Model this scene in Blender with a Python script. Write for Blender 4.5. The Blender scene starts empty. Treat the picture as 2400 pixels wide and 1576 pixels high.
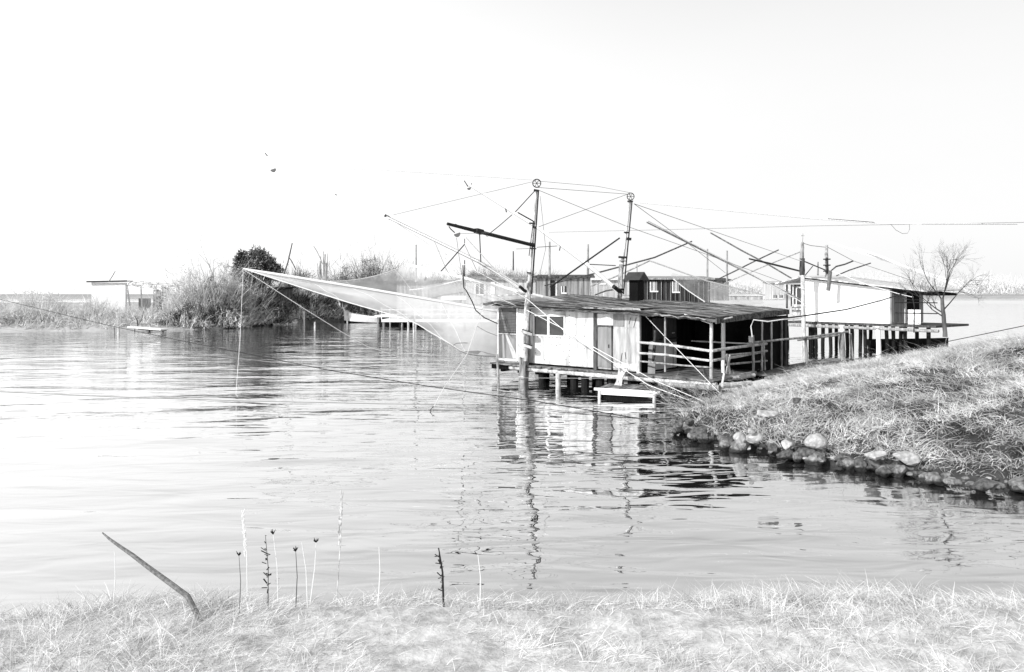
import bpy, bmesh, math, random
import numpy as np
from mathutils import Vector, Matrix
R = math.radians
random.seed(7)
rng = np.random.default_rng(11)
sc = bpy.context.scene
COL = sc.collection
F, HZ, CAMH = 1835.0, 685.0, 3.5          # focal length in photo pixels, horizon row, eye height above the water

# ------------------------------------------------------------------ survey helpers (photo measurement -> metres)
def at(px, py, Y): return Vector(((px-1200)/F*Y, Y, CAMH-(py-HZ)/F*Y))
def onwater(px, py):
    Y = CAMH*F/(py-HZ); return Vector(((px-1200)/F*Y, Y, 0))

# ------------------------------------------------------------------ materials
MATS = {}
def mat(name, lo, hi=None, scale=(3,3,3), rough=.8, detail=6, contrast=.25, bump=.0, island=0, spec=.3, metal=0, translucent=0, stain=0, wet=0):
    if name in MATS: return MATS[name]
    hi = lo if hi is None else hi
    m = bpy.data.materials.new(name); m.use_nodes = True
    nt = m.node_tree; N = nt.nodes; L = nt.links
    b = N['Principled BSDF']; b.inputs['Roughness'].default_value = rough
    b.inputs['Specular IOR Level'].default_value = spec; b.inputs['Metallic'].default_value = metal
    tc = N.new('ShaderNodeTexCoord'); mp = N.new('ShaderNodeMapping'); mp.inputs['Scale'].default_value = scale
    L.new(tc.outputs['Object'], mp.inputs[0])
    n = N.new('ShaderNodeTexNoise'); n.inputs['Scale'].default_value = 1; n.inputs['Detail'].default_value = detail; n.inputs['Roughness'].default_value = .65
    L.new(mp.outputs[0], n.inputs['Vector'])
    r = N.new('ShaderNodeValToRGB')
    r.color_ramp.elements[0].position = .5-contrast; r.color_ramp.elements[1].position = .5+contrast
    r.color_ramp.elements[0].color = (lo,lo,lo,1); r.color_ramp.elements[1].color = (hi,hi,hi,1)
    L.new(n.outputs['Fac'], r.inputs[0]); out = r.outputs[0]
    if stain:
        n2 = N.new('ShaderNodeTexNoise'); n2.inputs['Scale'].default_value = 1.3; n2.inputs['Detail'].default_value = 8
        mp2 = N.new('ShaderNodeMapping'); mp2.inputs['Scale'].default_value = (3,3,.5); L.new(tc.outputs['Object'], mp2.inputs[0]); L.new(mp2.outputs[0], n2.inputs['Vector'])
        r2 = N.new('ShaderNodeValToRGB'); r2.color_ramp.elements[0].position = .33; r2.color_ramp.elements[1].position = .5
        r2.color_ramp.elements[0].color = (1-stain,)*3+(1,); r2.color_ramp.elements[1].color = (1,1,1,1)
        L.new(n2.outputs['Fac'], r2.inputs[0])
        mx = N.new('ShaderNodeMix'); mx.data_type = 'RGBA'; mx.blend_type = 'MULTIPLY'; mx.inputs[0].default_value = 1
        L.new(out, mx.inputs[6]); L.new(r2.outputs[0], mx.inputs[7]); out = mx.outputs[2]
    if island:
        g = N.new('ShaderNodeNewGeometry'); mr = N.new('ShaderNodeMapRange')
        mr.inputs['To Min'].default_value = 1-island; mr.inputs['To Max'].default_value = 1+island
        L.new(g.outputs['Random Per Island'], mr.inputs['Value'])
        mx = N.new('ShaderNodeMix'); mx.data_type = 'RGBA'; mx.blend_type = 'MULTIPLY'; mx.inputs[0].default_value = 1
        cc = N.new('ShaderNodeCombineColor')
        for i in range(3): L.new(mr.outputs[0], cc.inputs[i])
        L.new(out, mx.inputs[6]); L.new(cc.outputs[0], mx.inputs[7]); out = mx.outputs[2]
    if wet:
        g3 = N.new('ShaderNodeNewGeometry'); sp3 = N.new('ShaderNodeSeparateXYZ'); L.new(g3.outputs['Position'], sp3.inputs[0])
        ad = N.new('ShaderNodeMath'); ad.operation = 'MULTIPLY_ADD'; ad.inputs[1].default_value = .12; L.new(n.outputs['Fac'], ad.inputs[0]); L.new(sp3.outputs['Z'], ad.inputs[2])
        w3 = N.new('ShaderNodeMapRange'); w3.inputs['From Min'].default_value = .14; w3.inputs['From Max'].default_value = .19; w3.inputs['To Min'].default_value = .16; L.new(ad.outputs[0], w3.inputs['Value'])
        c3 = N.new('ShaderNodeCombineColor')
        for i in range(3): L.new(w3.outputs[0], c3.inputs[i])
        x3 = N.new('ShaderNodeMix'); x3.data_type = 'RGBA'; x3.blend_type = 'MULTIPLY'; x3.inputs[0].default_value = 1
        L.new(out, x3.inputs[6]); L.new(c3.outputs[0], x3.inputs[7]); out = x3.outputs[2]
    L.new(out, b.inputs['Base Color'])
    if bump:
        bp = N.new('ShaderNodeBump'); bp.inputs['Strength'].default_value = 1; bp.inputs['Distance'].default_value = bump
        L.new(n.outputs['Fac'], bp.inputs['Height']); L.new(bp.outputs[0], b.inputs['Normal'])
    if translucent:
        t = N.new('ShaderNodeBsdfTranslucent'); L.new(out, t.inputs[0])
        ms = N.new('ShaderNodeMixShader'); ms.inputs[0].default_value = translucent
        L.new(b.outputs[0], ms.inputs[1]); L.new(t.outputs[0], ms.inputs[2]); L.new(ms.outputs[0], N['Material Output'].inputs[0])
    MATS[name] = m; return m

def netmat(name, cover, shade=.9, mesh=0.0):
    """fine netting: threads cover part of the sheet, the rest is open air"""
    m = bpy.data.materials.new(name); m.use_nodes = True
    nt = m.node_tree; N = nt.nodes; L = nt.links; N.remove(N['Principled BSDF'])
    tr = N.new('ShaderNodeBsdfTransparent'); d = N.new('ShaderNodeBsdfDiffuse'); t = N.new('ShaderNodeBsdfTranslucent')
    d.inputs[0].default_value = (shade,)*3+(1,); t.inputs[0].default_value = (shade,)*3+(1,)
    a = N.new('ShaderNodeMixShader'); a.inputs[0].default_value = .5; L.new(d.outputs[0], a.inputs[1]); L.new(t.outputs[0], a.inputs[2])
    tc = N.new('ShaderNodeTexCoord'); mp = N.new('ShaderNodeMapping'); mp.inputs['Scale'].default_value = (.5,.5,.9); L.new(tc.outputs['Object'], mp.inputs[0])
    n = N.new('ShaderNodeTexNoise'); n.inputs['Scale'].default_value = 1.2; n.inputs['Detail'].default_value = 4; L.new(mp.outputs[0], n.inputs['Vector'])
    mr = N.new('ShaderNodeMapRange'); mr.inputs['From Min'].default_value = .3; mr.inputs['From Max'].default_value = .7
    mr.inputs['To Min'].default_value = max(0,cover-.13); mr.inputs['To Max'].default_value = min(1,cover+.13)
    L.new(n.outputs['Fac'], mr.inputs['Value']); fac = mr.outputs[0]
    if mesh:
        wv = []
        for ax in (0, 1):
            w = N.new('ShaderNodeTexWave'); w.bands_direction = 'XZ'[ax]; w.inputs['Scale'].default_value = mesh
            L.new(tc.outputs['Object'], w.inputs['Vector']); wv.append(w.outputs['Fac'])
        mxm = N.new('ShaderNodeMath'); mxm.operation = 'MAXIMUM'; L.new(wv[0], mxm.inputs[0]); L.new(wv[1], mxm.inputs[1])
        pw = N.new('ShaderNodeMath'); pw.operation = 'POWER'; L.new(mxm.outputs[0], pw.inputs[0]); pw.inputs[1].default_value = 3
        mu = N.new('ShaderNodeMath'); mu.operation = 'MULTIPLY'; L.new(pw.outputs[0], mu.inputs[0]); L.new(fac, mu.inputs[1]); fac = mu.outputs[0]
    x = N.new('ShaderNodeMixShader'); L.new(fac, x.inputs[0]); L.new(tr.outputs[0], x.inputs[1]); L.new(a.outputs[0], x.inputs[2])
    L.new(x.outputs[0], N['Material Output'].inputs[0]); MATS[name] = m; return m

white_panel = mat('white_panel', .42, .88, (1.6,1.6,1.1), .7, detail=9, contrast=.2, bump=.004, stain=.45)
pale_panel  = mat('pale_panel', .22, .62, (7,7,.8), .75, contrast=.2, bump=.004, stain=.35)
grey_panel  = mat('grey_panel', .16, .34, (5,5,.8), .7, contrast=.25, stain=.25)
dark_post   = mat('dark_post', .02, .12, (8,8,1.5), .9, contrast=.15, bump=.01)
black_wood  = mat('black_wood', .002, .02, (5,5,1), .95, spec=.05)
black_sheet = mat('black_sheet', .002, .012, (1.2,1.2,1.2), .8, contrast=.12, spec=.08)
roof_mat    = mat('roof_boards', .012, .42, (.22,5,5), .85, detail=8, contrast=.09, bump=.02, stain=.6)
eave_mat    = mat('eave_edge', .02, .16, (2,8,8), .85, contrast=.12, bump=.01)
grey_wood   = mat('grey_wood', .12, .48, (9,9,2), .85, contrast=.16, bump=.01)
pale_wood   = mat('pale_wood', .35, .78, (7,7,3), .8, contrast=.16, bump=.008, stain=.5)
deck_wood   = mat('deck_wood', .05, .34, (2,9,9), .85, contrast=.14, bump=.01, stain=.5)
pile_dark   = mat('pile_dark', .002, .025, (6,6,1), .7, spec=.15)
white_paint = mat('white_paint', .8, .88, (4,4,4), .5)
dark_glass  = mat('dark_glass', .045, .075, (2,2,2), .25, spec=.4)
pale_metal  = mat('pale_metal', .55, .8, (9,9,2), .5, contrast=.2, stain=.5)
dark_metal  = mat('dark_metal', .006, .03, (5,5,5), .5, contrast=.2)
rope_white  = mat('rope_white', .93, .97, (9,9,9), .6, translucent=.3)
rope_grey   = mat('rope_grey', .22, .3, (9,9,9), .8)
rope_dark   = mat('rope_dark', .01, .03, (9,9,9), .7)
rope_pale   = mat('rope_pale', .45, .55, (9,9,9), .8)
far_grey    = mat('far_grey_boards', .1, .42, (5,5,.25), .9, contrast=.14)
far_pale    = mat('far_pale_boards', .28, .7, (4,4,.25), .9, contrast=.16)
far_dark    = mat('far_dark_boards', .006, .13, (6,6,.25), .9, contrast=.13)
far_white   = mat('far_white_paint', .7, .85, (1,1,1), .9)
land_mat    = mat('bank_soil', .012, .07, (2,2,2), .95, contrast=.15)
far_land    = mat('far_land', .3, .45, (.05,.2,.2), .95)
grass_mat   = mat('dry_grass', .42, .97, (1.0,1.0,1.0), .8, detail=8, contrast=.13, island=.5, translucent=.2)
grass_pale  = mat('glare_pale_grass', .5, .8, (.7,.7,.7), .8, contrast=.2, island=.3, translucent=.3)
twig_dark   = mat('dark_twigs', .008, .3, (.9,.9,.9), .9, contrast=.08, island=1.0)
twig_mid    = mat('grey_twigs', .05, .62, (.7,.7,.7), .9, contrast=.07, island=1.0)
twig_pale   = mat('pale_twigs', .2, .85, (.5,.5,.5), .9, contrast=.16, island=.35, translucent=.2)
twig_white  = mat('glare_white_twigs', .62, .88, (.5,.5,.5), .9, contrast=.2, island=.2, translucent=.3)  # glare over the left bank painted into the twig colour
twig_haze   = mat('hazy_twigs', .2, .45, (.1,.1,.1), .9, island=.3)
leaf_dark   = mat('dark_leaves', .006, .22, (.8,.8,.8), .8, contrast=.12, island=.8)
bark        = mat('bark', .04, .2, (3,3,1), .95, contrast=.15, bump=.02)
stone_dark  = mat('dark_stone', .015, .2, (11,11,11), .85, detail=8, contrast=.2, bump=.02, wet=1)
stone_mid   = mat('grey_stone', .05, .36, (11,11,11), .85, detail=8, contrast=.2, bump=.02, wet=1)
stone_pale  = mat('pale_stone', .25, .66, (10,10,10), .85, detail=8, contrast=.2, bump=.02, stain=.4, wet=1)
haze_net    = netmat('haze_net', .4)
front_net   = netmat('front_net', .60, .99)
back_net    = netmat('back_net', .36, .97)
distant_net = netmat('distant_net', .34, .85)
screen_mesh = netmat('screen_mesh', .9, .5, 5.5)

# ------------------------------------------------------------------ mesh builder
class MB:
    def __init__(s): s.v = []; s.f = []
    def add(s, vs, fs):
        o = len(s.v); s.v += [tuple(v) for v in vs]; s.f += [tuple(i+o for i in f) for f in fs]; return s
    def box(s, x0, x1, y0, y1, z0, z1):
        vs = [(x,y,z) for x in (x0,x1) for y in (y0,y1) for z in (z0,z1)]
        return s.add(vs, [(0,1,3,2),(4,6,7,5),(0,4,5,1),(2,3,7,6),(0,2,6,4),(1,5,7,3)])
    def hexa(s, b, t):   # bottom 4, top 4 (same order)
        return s.add(list(b)+list(t), [(3,2,1,0),(4,5,6,7)]+[(i,(i+1)%4,4+(i+1)%4,4+i) for i in range(4)])
    def tube(s, pts, r, n=6, cap=True):
        pts = [Vector(p) for p in pts]; k = len(pts)
        rs = r if isinstance(r, (list,tuple)) else [r]*k
        vs = []; 
        for i, p in enumerate(pts):
            d = (pts[min(i+1,k-1)]-pts[max(i-1,0)]).normalized()
            a = d.cross(Vector((0,0,1)) if abs(d.z) < .9 else Vector((1,0,0))).normalized(); b = d.cross(a)
            for j in range(n):
                t = 2*math.pi*j/n; vs.append(p+(a*math.cos(t)+b*math.sin(t))*rs[i])
        fs = [(i*n+j, i*n+(j+1)%n, (i+1)*n+(j+1)%n, (i+1)*n+j) for i in range(k-1) for j in range(n)]
        if cap: fs += [tuple(range(n-1,-1,-1)), tuple((k-1)*n+j for j in range(n))]
        return s.add(vs, fs)
    def log(s, a, b, r0, r1=None, n=9, k=7, wob=.12):
        """a slightly crooked round timber"""
        a = Vector(a); b = Vector(b); r1 = r0 if r1 is None else r1
        pts = []; rs = []
        for i in range(k+1):
            t = i/k; j = 0 if i in (0,k) else wob*r0
            pts.append(a.lerp(b,t)+Vector([random.uniform(-j,j) for _ in range(3)])); rs.append((r0+(r1-r0)*t)*random.uniform(.93,1.07))
        return s.tube(pts, rs, n)
    def plank(s, a, b, w, t, up=(0,0,1)):
        a = Vector(a); b = Vector(b); d = (b-a).normalized(); u = Vector(up)
        side = d.cross(u).normalized()*w/2; n = side.cross(d).normalized()*t/2
        return s.hexa([a-side-n, a+side-n, b+side-n, b-side-n], [a-side+n, a+side+n, b+side+n, b-side+n])
    def sheet(s, rows):
        m = len(rows); n = len(rows[0]); vs = [p for r in rows for p in r]
        return s.add(vs, [(i*n+j, i*n+j+1, (i+1)*n+j+1, (i+1)*n+j) for i in range(m-1) for j in range(n-1)])
    def build(s, name, m, parent=None, world=True, smooth=False, fix=True):
        me = bpy.data.meshes.new(name)
        vs = s.v
        if parent is not None and world:
            inv = WM[parent.name].inverted(); vs = [tuple(inv @ Vector(v)) for v in vs]
        me.from_pydata(vs, [], s.f); me.materials.append(m)
        if fix:
            bm = bmesh.new(); bm.from_mesh(me); bmesh.ops.recalc_face_normals(bm, faces=bm.faces); bm.to_mesh(me); bm.free()
        if smooth: me.shade_smooth()
        o = bpy.data.objects.new(name, me); COL.objects.link(o)
        if parent is not None:
            o.parent = parent; WM[o.name] = WM[parent.name]
        else: WM[o.name] = Matrix()
        return o
WM = {}
def tag(o, label=None, cat=None, group=None, kind=None):
    if label: o['label'] = label
    if cat: o['category'] = cat
    if group: o['group'] = group
    if kind: o['kind'] = kind
    return o
def thing(name, label, cat, loc=(0,0,0), rz=0, group=None):
    o = bpy.data.objects.new(name, None); COL.objects.link(o); o.empty_display_size = .3
    o.location = loc; o.rotation_euler = (0,0,rz)
    WM[o.name] = Matrix.Translation(Vector(loc)) @ Matrix.Rotation(rz,4,'Z')
    return tag(o, label, cat, group)
def recentre(o, p):
    """put a single-mesh thing's origin at its base point"""
    p = Vector(p); o.data.transform(Matrix.Translation(-p)); o.location = p; return o

def fast_mesh(name, verts, faces4, m, parent=None, base=None):
    verts = np.asarray(verts, dtype=np.float32).reshape(-1,3)
    if parent is not None:
        M = np.array(WM[parent.name].inverted()); verts = (verts @ M[:3,:3].T + M[:3,3]).astype(np.float32)
    if base is not None: verts = verts-np.array(base, dtype=np.float32)
    faces4 = np.asarray(faces4, dtype=np.int32)
    me = bpy.data.meshes.new(name); nf = len(faces4)
    me.vertices.add(len(verts)); me.vertices.foreach_set('co', verts.ravel())
    me.loops.add(nf*4); me.loops.foreach_set('vertex_index', faces4.ravel())
    me.polygons.add(nf); me.polygons.foreach_set('loop_start', np.arange(nf, dtype=np.int32)*4); me.polygons.foreach_set('loop_total', np.full(nf,4,dtype=np.int32))
    me.update(calc_edges=True); me.materials.append(m)
    o = bpy.data.objects.new(name, me); COL.objects.link(o)
    if parent is not None: o.parent = parent; WM[o.name] = WM[parent.name]
    else: WM[o.name] = Matrix()
    if base is not None: o.location = base
    return o

def ribbons(P, D, L, W, bend, segs=3):
    """P start, D unit direction, L length, W width, bend end offset (all arrays): flat tapering blades"""
    n = len(P); L = np.asarray(L).reshape(-1,1); W = np.asarray(W).reshape(-1,1)
    side = np.cross(D, rng.normal(size=(n,3))); side /= np.linalg.norm(side,axis=1,keepdims=True)+1e-9
    V = np.zeros((n, segs+1, 2, 3))
    for i in range(segs+1):
        t = i/segs; c = P+D*L*t+bend*t*t; w = W*(1-.85*t)*.5
        V[:,i,0] = c-side*w; V[:,i,1] = c+side*w
    b = (np.arange(n)*(segs+1)*2)[:,None]
    fs = [np.stack([b[:,0]+i*2, b[:,0]+i*2+1, b[:,0]+i*2+3, b[:,0]+i*2+2],1) for i in range(segs)]
    return V.reshape(-1,3), np.concatenate(fs)
def merge(parts):
    vs = []; fs = []; o = 0
    for v, f in parts: vs.append(v); fs.append(f+o); o += len(v)
    return np.concatenate(vs), np.concatenate(fs)
def unit(a): return a/(np.linalg.norm(a,axis=1,keepdims=True)+1e-9)

# ------------------------------------------------------------------ camera, sky, sun
cam = bpy.data.cameras.new('camera'); co = bpy.data.objects.new('camera', cam); COL.objects.link(co)
co.location = (0,0,CAMH); co.rotation_euler = (R(90),0,0)
cam.sensor_width = 36; cam.lens = F/2400*36; cam.shift_y = -(788-HZ)/2400; cam.clip_start = .05; cam.clip_end = 9000
sc.camera = co
sc.view_settings.view_transform = 'Standard'; sc.view_settings.look = 'None'; sc.view_settings.exposure = 0; sc.view_settings.gamma = 1
sc.cycles.transparent_max_bounces = 24; sc.cycles.max_bounces = 7

SUN = Vector((-.75,-.66,.0)).normalized(); EL = R(30)
sd = Vector((SUN.x*math.cos(EL), SUN.y*math.cos(EL), math.sin(EL)))
sl = bpy.data.lights.new('sun', 'SUN'); sl.energy = 4.2; sl.angle = R(.5); sl.color = (1,1,1)
so = bpy.data.objects.new('sun', sl); COL.objects.link(so); so.rotation_euler = (-sd).to_track_quat('-Z','Y').to_euler(); so.location = (-20,-10,30)

w = bpy.data.worlds.new('World'); sc.world = w; w.use_nodes = True
N = w.node_tree.nodes; L = w.node_tree.links; bg = N['Background']
sky = N.new('ShaderNodeTexSky'); sky.sky_type = 'NISHITA'; sky.sun_disc = False; sky.sun_elevation = EL; sky.sun_rotation = math.atan2(SUN.x, SUN.y)
sky.dust_density = 3; sky.air_density = 1.2
bw = N.new('ShaderNodeRGBToBW'); L.new(sky.outputs[0], bw.inputs[0])
tc = N.new('ShaderNodeTexCoord'); sep = N.new('ShaderNodeSeparateXYZ'); L.new(tc.outputs['Generated'], sep.inputs[0])
def M(op, a, b=None, clamp=False):
    n = N.new('ShaderNodeMath'); n.operation = op; n.use_clamp = clamp
    for i, x in enumerate((a,b)):
        if x is None: continue
        if isinstance(x, (int,float)): n.inputs[i].default_value = x
        else: L.new(x, n.inputs[i])
    return n.outputs[0]
# thin bright haze: brightest low down and toward the sun's side, plus soft high cloud
mr = N.new('ShaderNodeMapRange'); mr.interpolation_type = 'SMOOTHSTEP'
mr.inputs['From Min'].default_value = .20; mr.inputs['From Max'].default_value = .75; mr.inputs['To Min'].default_value = .94; mr.inputs['To Max'].default_value = .36
L.new(sep.outputs['Z'], mr.inputs['Value'])
dv = N.new('ShaderNodeVectorMath'); dv.operation = 'DOT_PRODUCT'; L.new(tc.outputs['Generated'], dv.inputs[0]); dv.inputs[1].default_value = (-.90,.42,.12)
glow = M('MULTIPLY', M('POWER', M('MAXIMUM', dv.outputs['Value'], 0), 2.2), .55)
cn = N.new('ShaderNodeTexNoise'); cn.inputs['Scale'].default_value = 2.2; cn.inputs['Detail'].default_value = 5
cm = N.new('ShaderNodeMapping'); cm.inputs['Scale'].default_value = (1,1,3); L.new(tc.outputs['Generated'], cm.inputs[0]); L.new(cm.outputs[0], cn.inputs['Vector'])
cl = M('ADD', M('MULTIPLY', M('SUBTRACT', cn.outputs['Fac'], .5), .08), 1)
tot = M('ADD', M('ADD', M('MULTIPLY', mr.outputs[0], cl), glow), M('MULTIPLY', bw.outputs[0], .012))
comb = N.new('ShaderNodeCombineColor')
for i in range(3): L.new(tot, comb.inputs[i])
L.new(comb.outputs[0], bg.inputs['Color']); bg.inputs['Strength'].default_value = 1.0

# ------------------------------------------------------------------ water
def water_material():
    m = bpy.data.materials.new('lagoon_water'); m.use_nodes = True
    nt = m.node_tree; N = nt.nodes; L = nt.links; N.remove(N['Principled BSDF'])
    g = N.new('ShaderNodeNewGeometry')
    def noise(scale, sx, sy, detail, rough=.5, dist=0, rot=0):
        mp = N.new('ShaderNodeMapping'); mp.inputs['Scale'].default_value = (sx,sy,1); mp.inputs['Rotation'].default_value = (0,0,rot)
        L.new(g.outputs['Position'], mp.inputs[0])
        n = N.new('ShaderNodeTexNoise'); n.inputs['Scale'].default_value = scale; n.inputs['Detail'].default_value = detail
        n.inputs['Roughness'].default_value = rough; n.inputs['Distortion'].default_value = dist
        L.new(mp.outputs[0], n.inputs['Vector']); return n.outputs['Fac']
    def mul(a, k):
        n = N.new('ShaderNodeMath'); n.operation = 'MULTIPLY'; L.new(a, n.inputs[0])
        if isinstance(k,(int,float)): n.inputs[1].default_value = k
        else: L.new(k, n.inputs[1])
        return n.outputs[0]
    def add(a, b):
        n = N.new('ShaderNodeMath'); n.operation = 'ADD'; L.new(a, n.inputs[0]); L.new(b, n.inputs[1]); return n.outputs[0]
    swell = mul(noise(1, .28, .55, 1.5, .45, .5, R(8)), .075)
    broad = mul(noise(1, .16, .36, 1, .4, .3, R(-5)), .055)
    mid   = mul(noise(1, .7, 2.0, 2, .45, .45, R(-7)), .025)
    # wind patches: a breeze roughens the water beyond ~12 m, the near water is oily smooth
    sp = N.new('ShaderNodeSeparateXYZ'); L.new(g.outputs['Position'], sp.inputs[0])
    far = N.new('ShaderNodeMapRange'); far.interpolation_type = 'SMOOTHSTEP'; far.inputs['From Min'].default_value = 12; far.inputs['From Max'].default_value = 30
    far.inputs['To Min'].default_value = .12; far.inputs['To Max'].default_value = 1; L.new(sp.outputs['Y'], far.inputs['Value'])
    patch = noise(.09, 1, 1, 2)
    pr = N.new('ShaderNodeMapRange'); pr.inputs['From Min'].default_value = .35; pr.inputs['From Max'].default_value = .6; pr.inputs['To Min'].default_value = .35; L.new(patch, pr.inputs['Value'])
    rip = mul(mul(noise(1, 1.3, 4.4, 2, .5, .4, R(4)), far.outputs[0]), mul(pr.outputs[0], .009))
    chop = mul(mul(noise(1, .5, 1.9, 1, .5, .3, R(11)), far.outputs[0]), mul(pr.outputs[0], .017))
    h = add(add(add(swell, mid), add(rip, chop)), broad)
    bp = N.new('ShaderNodeBump'); bp.inputs['Strength'].default_value = 1; bp.inputs['Distance'].default_value = 1; L.new(h, bp.inputs['Height'])
    gl = N.new('ShaderNodeBsdfGlossy'); gl.inputs['Roughness'].default_value = .015; gl.inputs[0].default_value = (.98,.98,.98,1); L.new(bp.outputs[0], gl.inputs['Normal'])
    df = N.new('ShaderNodeBsdfDiffuse'); df.inputs[0].default_value = (.035,.035,.035,1)
    lw = N.new('ShaderNodeFresnel'); lw.inputs['IOR'].default_value = 1.9; L.new(bp.outputs[0], lw.inputs['Normal'])
    fr = N.new('ShaderNodeMapRange'); fr.inputs['From Min'].default_value = .15; fr.inputs['From Max'].default_value = .7
    fr.inputs['To Min'].default_value = .60; fr.inputs['To Max'].default_value = .97; L.new(lw.outputs[0], fr.inputs['Value'])
    x = N.new('ShaderNodeMixShader'); L.new(fr.outputs[0], x.inputs[0]); L.new(df.outputs[0], x.inputs[1]); L.new(gl.outputs[0], x.inputs[2])
    L.new(x.outputs[0], N['Material Output'].inputs[0]); return m
wm_ = water_material()
xs = [-3500,-900,-250,-80,-30,30,80,250,900,3500]; ys = [-60,-10,20,60,150,400,1200,5000]
o = MB().sheet([[(x,y,0) for x in xs] for y in ys]).build('water', wm_); tag(o, kind='structure')
for p in o.data.polygons:
    pass

# ------------------------------------------------------------------ land
def poly_sdf(P, poly):
    """signed distance, positive inside"""
    d = np.full(len(P), 1e9); inside = np.zeros(len(P), bool); n = len(poly)
    for i in range(n):
        a = np.array(poly[i]); b = np.array(poly[(i+1)%n]); e = b-a; w = P-a
        t = np.clip((w@e)/(e@e+1e-12), 0, 1); d = np.minimum(d, np.linalg.norm(w-t[:,None]*e,axis=1))
        c = ((a[1] > P[:,1]) != (b[1] > P[:,1])) & (P[:,0] < (b[0]-a[0])*(P[:,1]-a[1])/(b[1]-a[1]+1e-12)+a[0]); inside ^= c
    return np.where(inside, d, -d)
def lumps(x, y, s=1.0):
    return (np.sin(x*1.3*s+1.7*np.sin(y*.9*s))*np.cos(y*1.1*s+1.3*np.sin(x*.7*s))+.5*np.sin(x*3.1*s+y*2.3*s)*np.cos(y*2.9*s-x*1.9*s))
BANK = [(-60,4.6),(-10,4.7),(0,4.9),(6,5.0),(11,6.0),(13.5,8.5),(12.8,11.5),(10.5,13.2),(9.0,14.0),(7.66,14.9),(6.75,15.5),(5.9,16.5),(5.15,17.6),(4.55,19),(4.3,20.5),(4.7,22),(5.5,23.3),
        (6.5,24.4),(7.5,25.9),(8.7,27.4),(10.5,28.2),(13.0,29.2),(17,30.6),(22,34),(30,40),(40,50),(60,70),(90,70),(90,-60),(-60,-60)]
def bank_z(x, y):
    P = np.stack([x,y],1); d = poly_sdf(P, BANK)
    near = np.clip((9-y)/4, 0, 1)
    cr = np.clip((x-8)/7,0,1)
    prof = np.where(d > 0, .12+(1.75+.75*cr)*(1-np.exp(-np.maximum(d,0)/4.4)), d*.9)
    pn = np.where(d > 0, .1+1.87*np.clip(d/1.0,0,1)**.6, d*.9)
    z = prof*(1-near)+pn*near
    return z+np.where(d > .3, .07*lumps(x,y,1.0)*np.clip(d,0,1)*(1-.6*near), 0), d
def land(name, poly_fn, x0, x1, y0, y1, step, m):
    nx = int((x1-x0)/step)+1; ny = int((y1-y0)/step)+1
    X, Y = np.meshgrid(np.linspace(x0,x1,nx), np.linspace(y0,y1,ny)); z, d = poly_fn(X.ravel(), Y.ravel())
    V = np.stack([X.ravel(),Y.ravel(),z],1); i = np.arange(ny-1)[:,None]*nx+np.arange(nx-1)[None]
    Fc = np.stack([i,i+1,i+nx+1,i+nx],-1).reshape(-1,4); keep = (d[Fc].max(1) > -1.2)
    o = fast_mesh(name, V, Fc[keep], m); o.data.shade_smooth(); return tag(o, kind='structure')
bg_ = land('bank_ground', bank_z, -40, 60, -25, 60, .25, land_mat)
bg_.data.materials.append(mat('near_bank_litter',.4,.8,(9,9,9),.95,contrast=.15,bump=.02))
for p_ in bg_.data.polygons:
    if p_.center.y < 9: p_.material_index = 1

# far left bank, receding to the right
FL = [onwater(px,py) for px,py in ((-420,782),(-200,779),(0,777),(257,776),(400,774),(500,772),(560,768),(610,760),(660,757),(720,755),(800,752),(880,749),(960,744),(1060,738),(1180,731))]
FB = [(p.x,p.y) for p in FL]+[(20,160),(60,420),(-400,420),(-400,60)]
def far_z(x, y):
    P = np.stack([x,y],1); d = poly_sdf(P, FB)
    return np.where(d > 0, .15+1.0*(1-np.exp(-np.maximum(d,0)/2.5))+.12*lumps(x,y,.6)*np.clip(d/2,0,1), d*.7), d
land('far_bank', far_z, -110, 25, 60, 180, 1.0, mat('far_bank_soil',.3,.6,(.5,.5,.5),.95))
# low land along the horizon
o = MB(); rows = []
for zz, dy in ((-.5,0),(1.2,6),(1.6,60),(1.6,300)):
    rows.append([(x, 430+dy+25*math.sin(x*.01), zz) for x in range(-900,901,60)])
o.sheet(rows); o = o.build('far_shore', far_land); tag(o, kind='structure')

# ------------------------------------------------------------------ grass
def grass(name, label, fn, bounds, n, Lr, Wr, m, dmin=.1, lean=(.3,.1), dmax=1e9, region=None, segs=3):
    x = rng.uniform(bounds[0],bounds[1],n); y = rng.uniform(bounds[2],bounds[3],n); z, d = fn(x,y)
    clump = lumps(x*1.9,y*1.9)+.6*lumps(x*4.1+3,y*4.1); k = (d > dmin) & (d < dmax) & (clump+rng.uniform(-1.3,1.6,n) > -.5)
    if region is not None: k &= region(x,y)
    x,y,z,clump = x[k],y[k],z[k],clump[k]; n = len(x)
    D = np.stack([rng.normal(0,.55,n)+lean[0]*np.sin(x*.8+y*.5), rng.normal(0,.55,n)+lean[1], rng.uniform(.45,1.1,n)],1); D = unit(D)
    Ln = rng.uniform(Lr[0],Lr[1],n)*(1+.25*np.clip(clump,-1,1.2))
    B = np.stack([D[:,0]*1.1, D[:,1]*1.1, -rng.uniform(.25,1.0,n)],1)*Ln[:,None]*.55
    V, Fc = ribbons(np.stack([x,y,z-.03],1), D, Ln, rng.uniform(Wr[0],Wr[1],n), B, segs)
    o = fast_mesh(name, V, Fc, m); return tag(o, label, 'grass', kind='stuff')
inview = lambda x,y: (np.abs(x) < .72*y+1.5)
grass('grass', 'long dry grass covering the right bank', bank_z, (3.8,22,12.5,34), 340000, (.13,.36), (.006,.014), grass_mat, .06, region=lambda x,y: inview(x,y)&(y>12.5))
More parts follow.
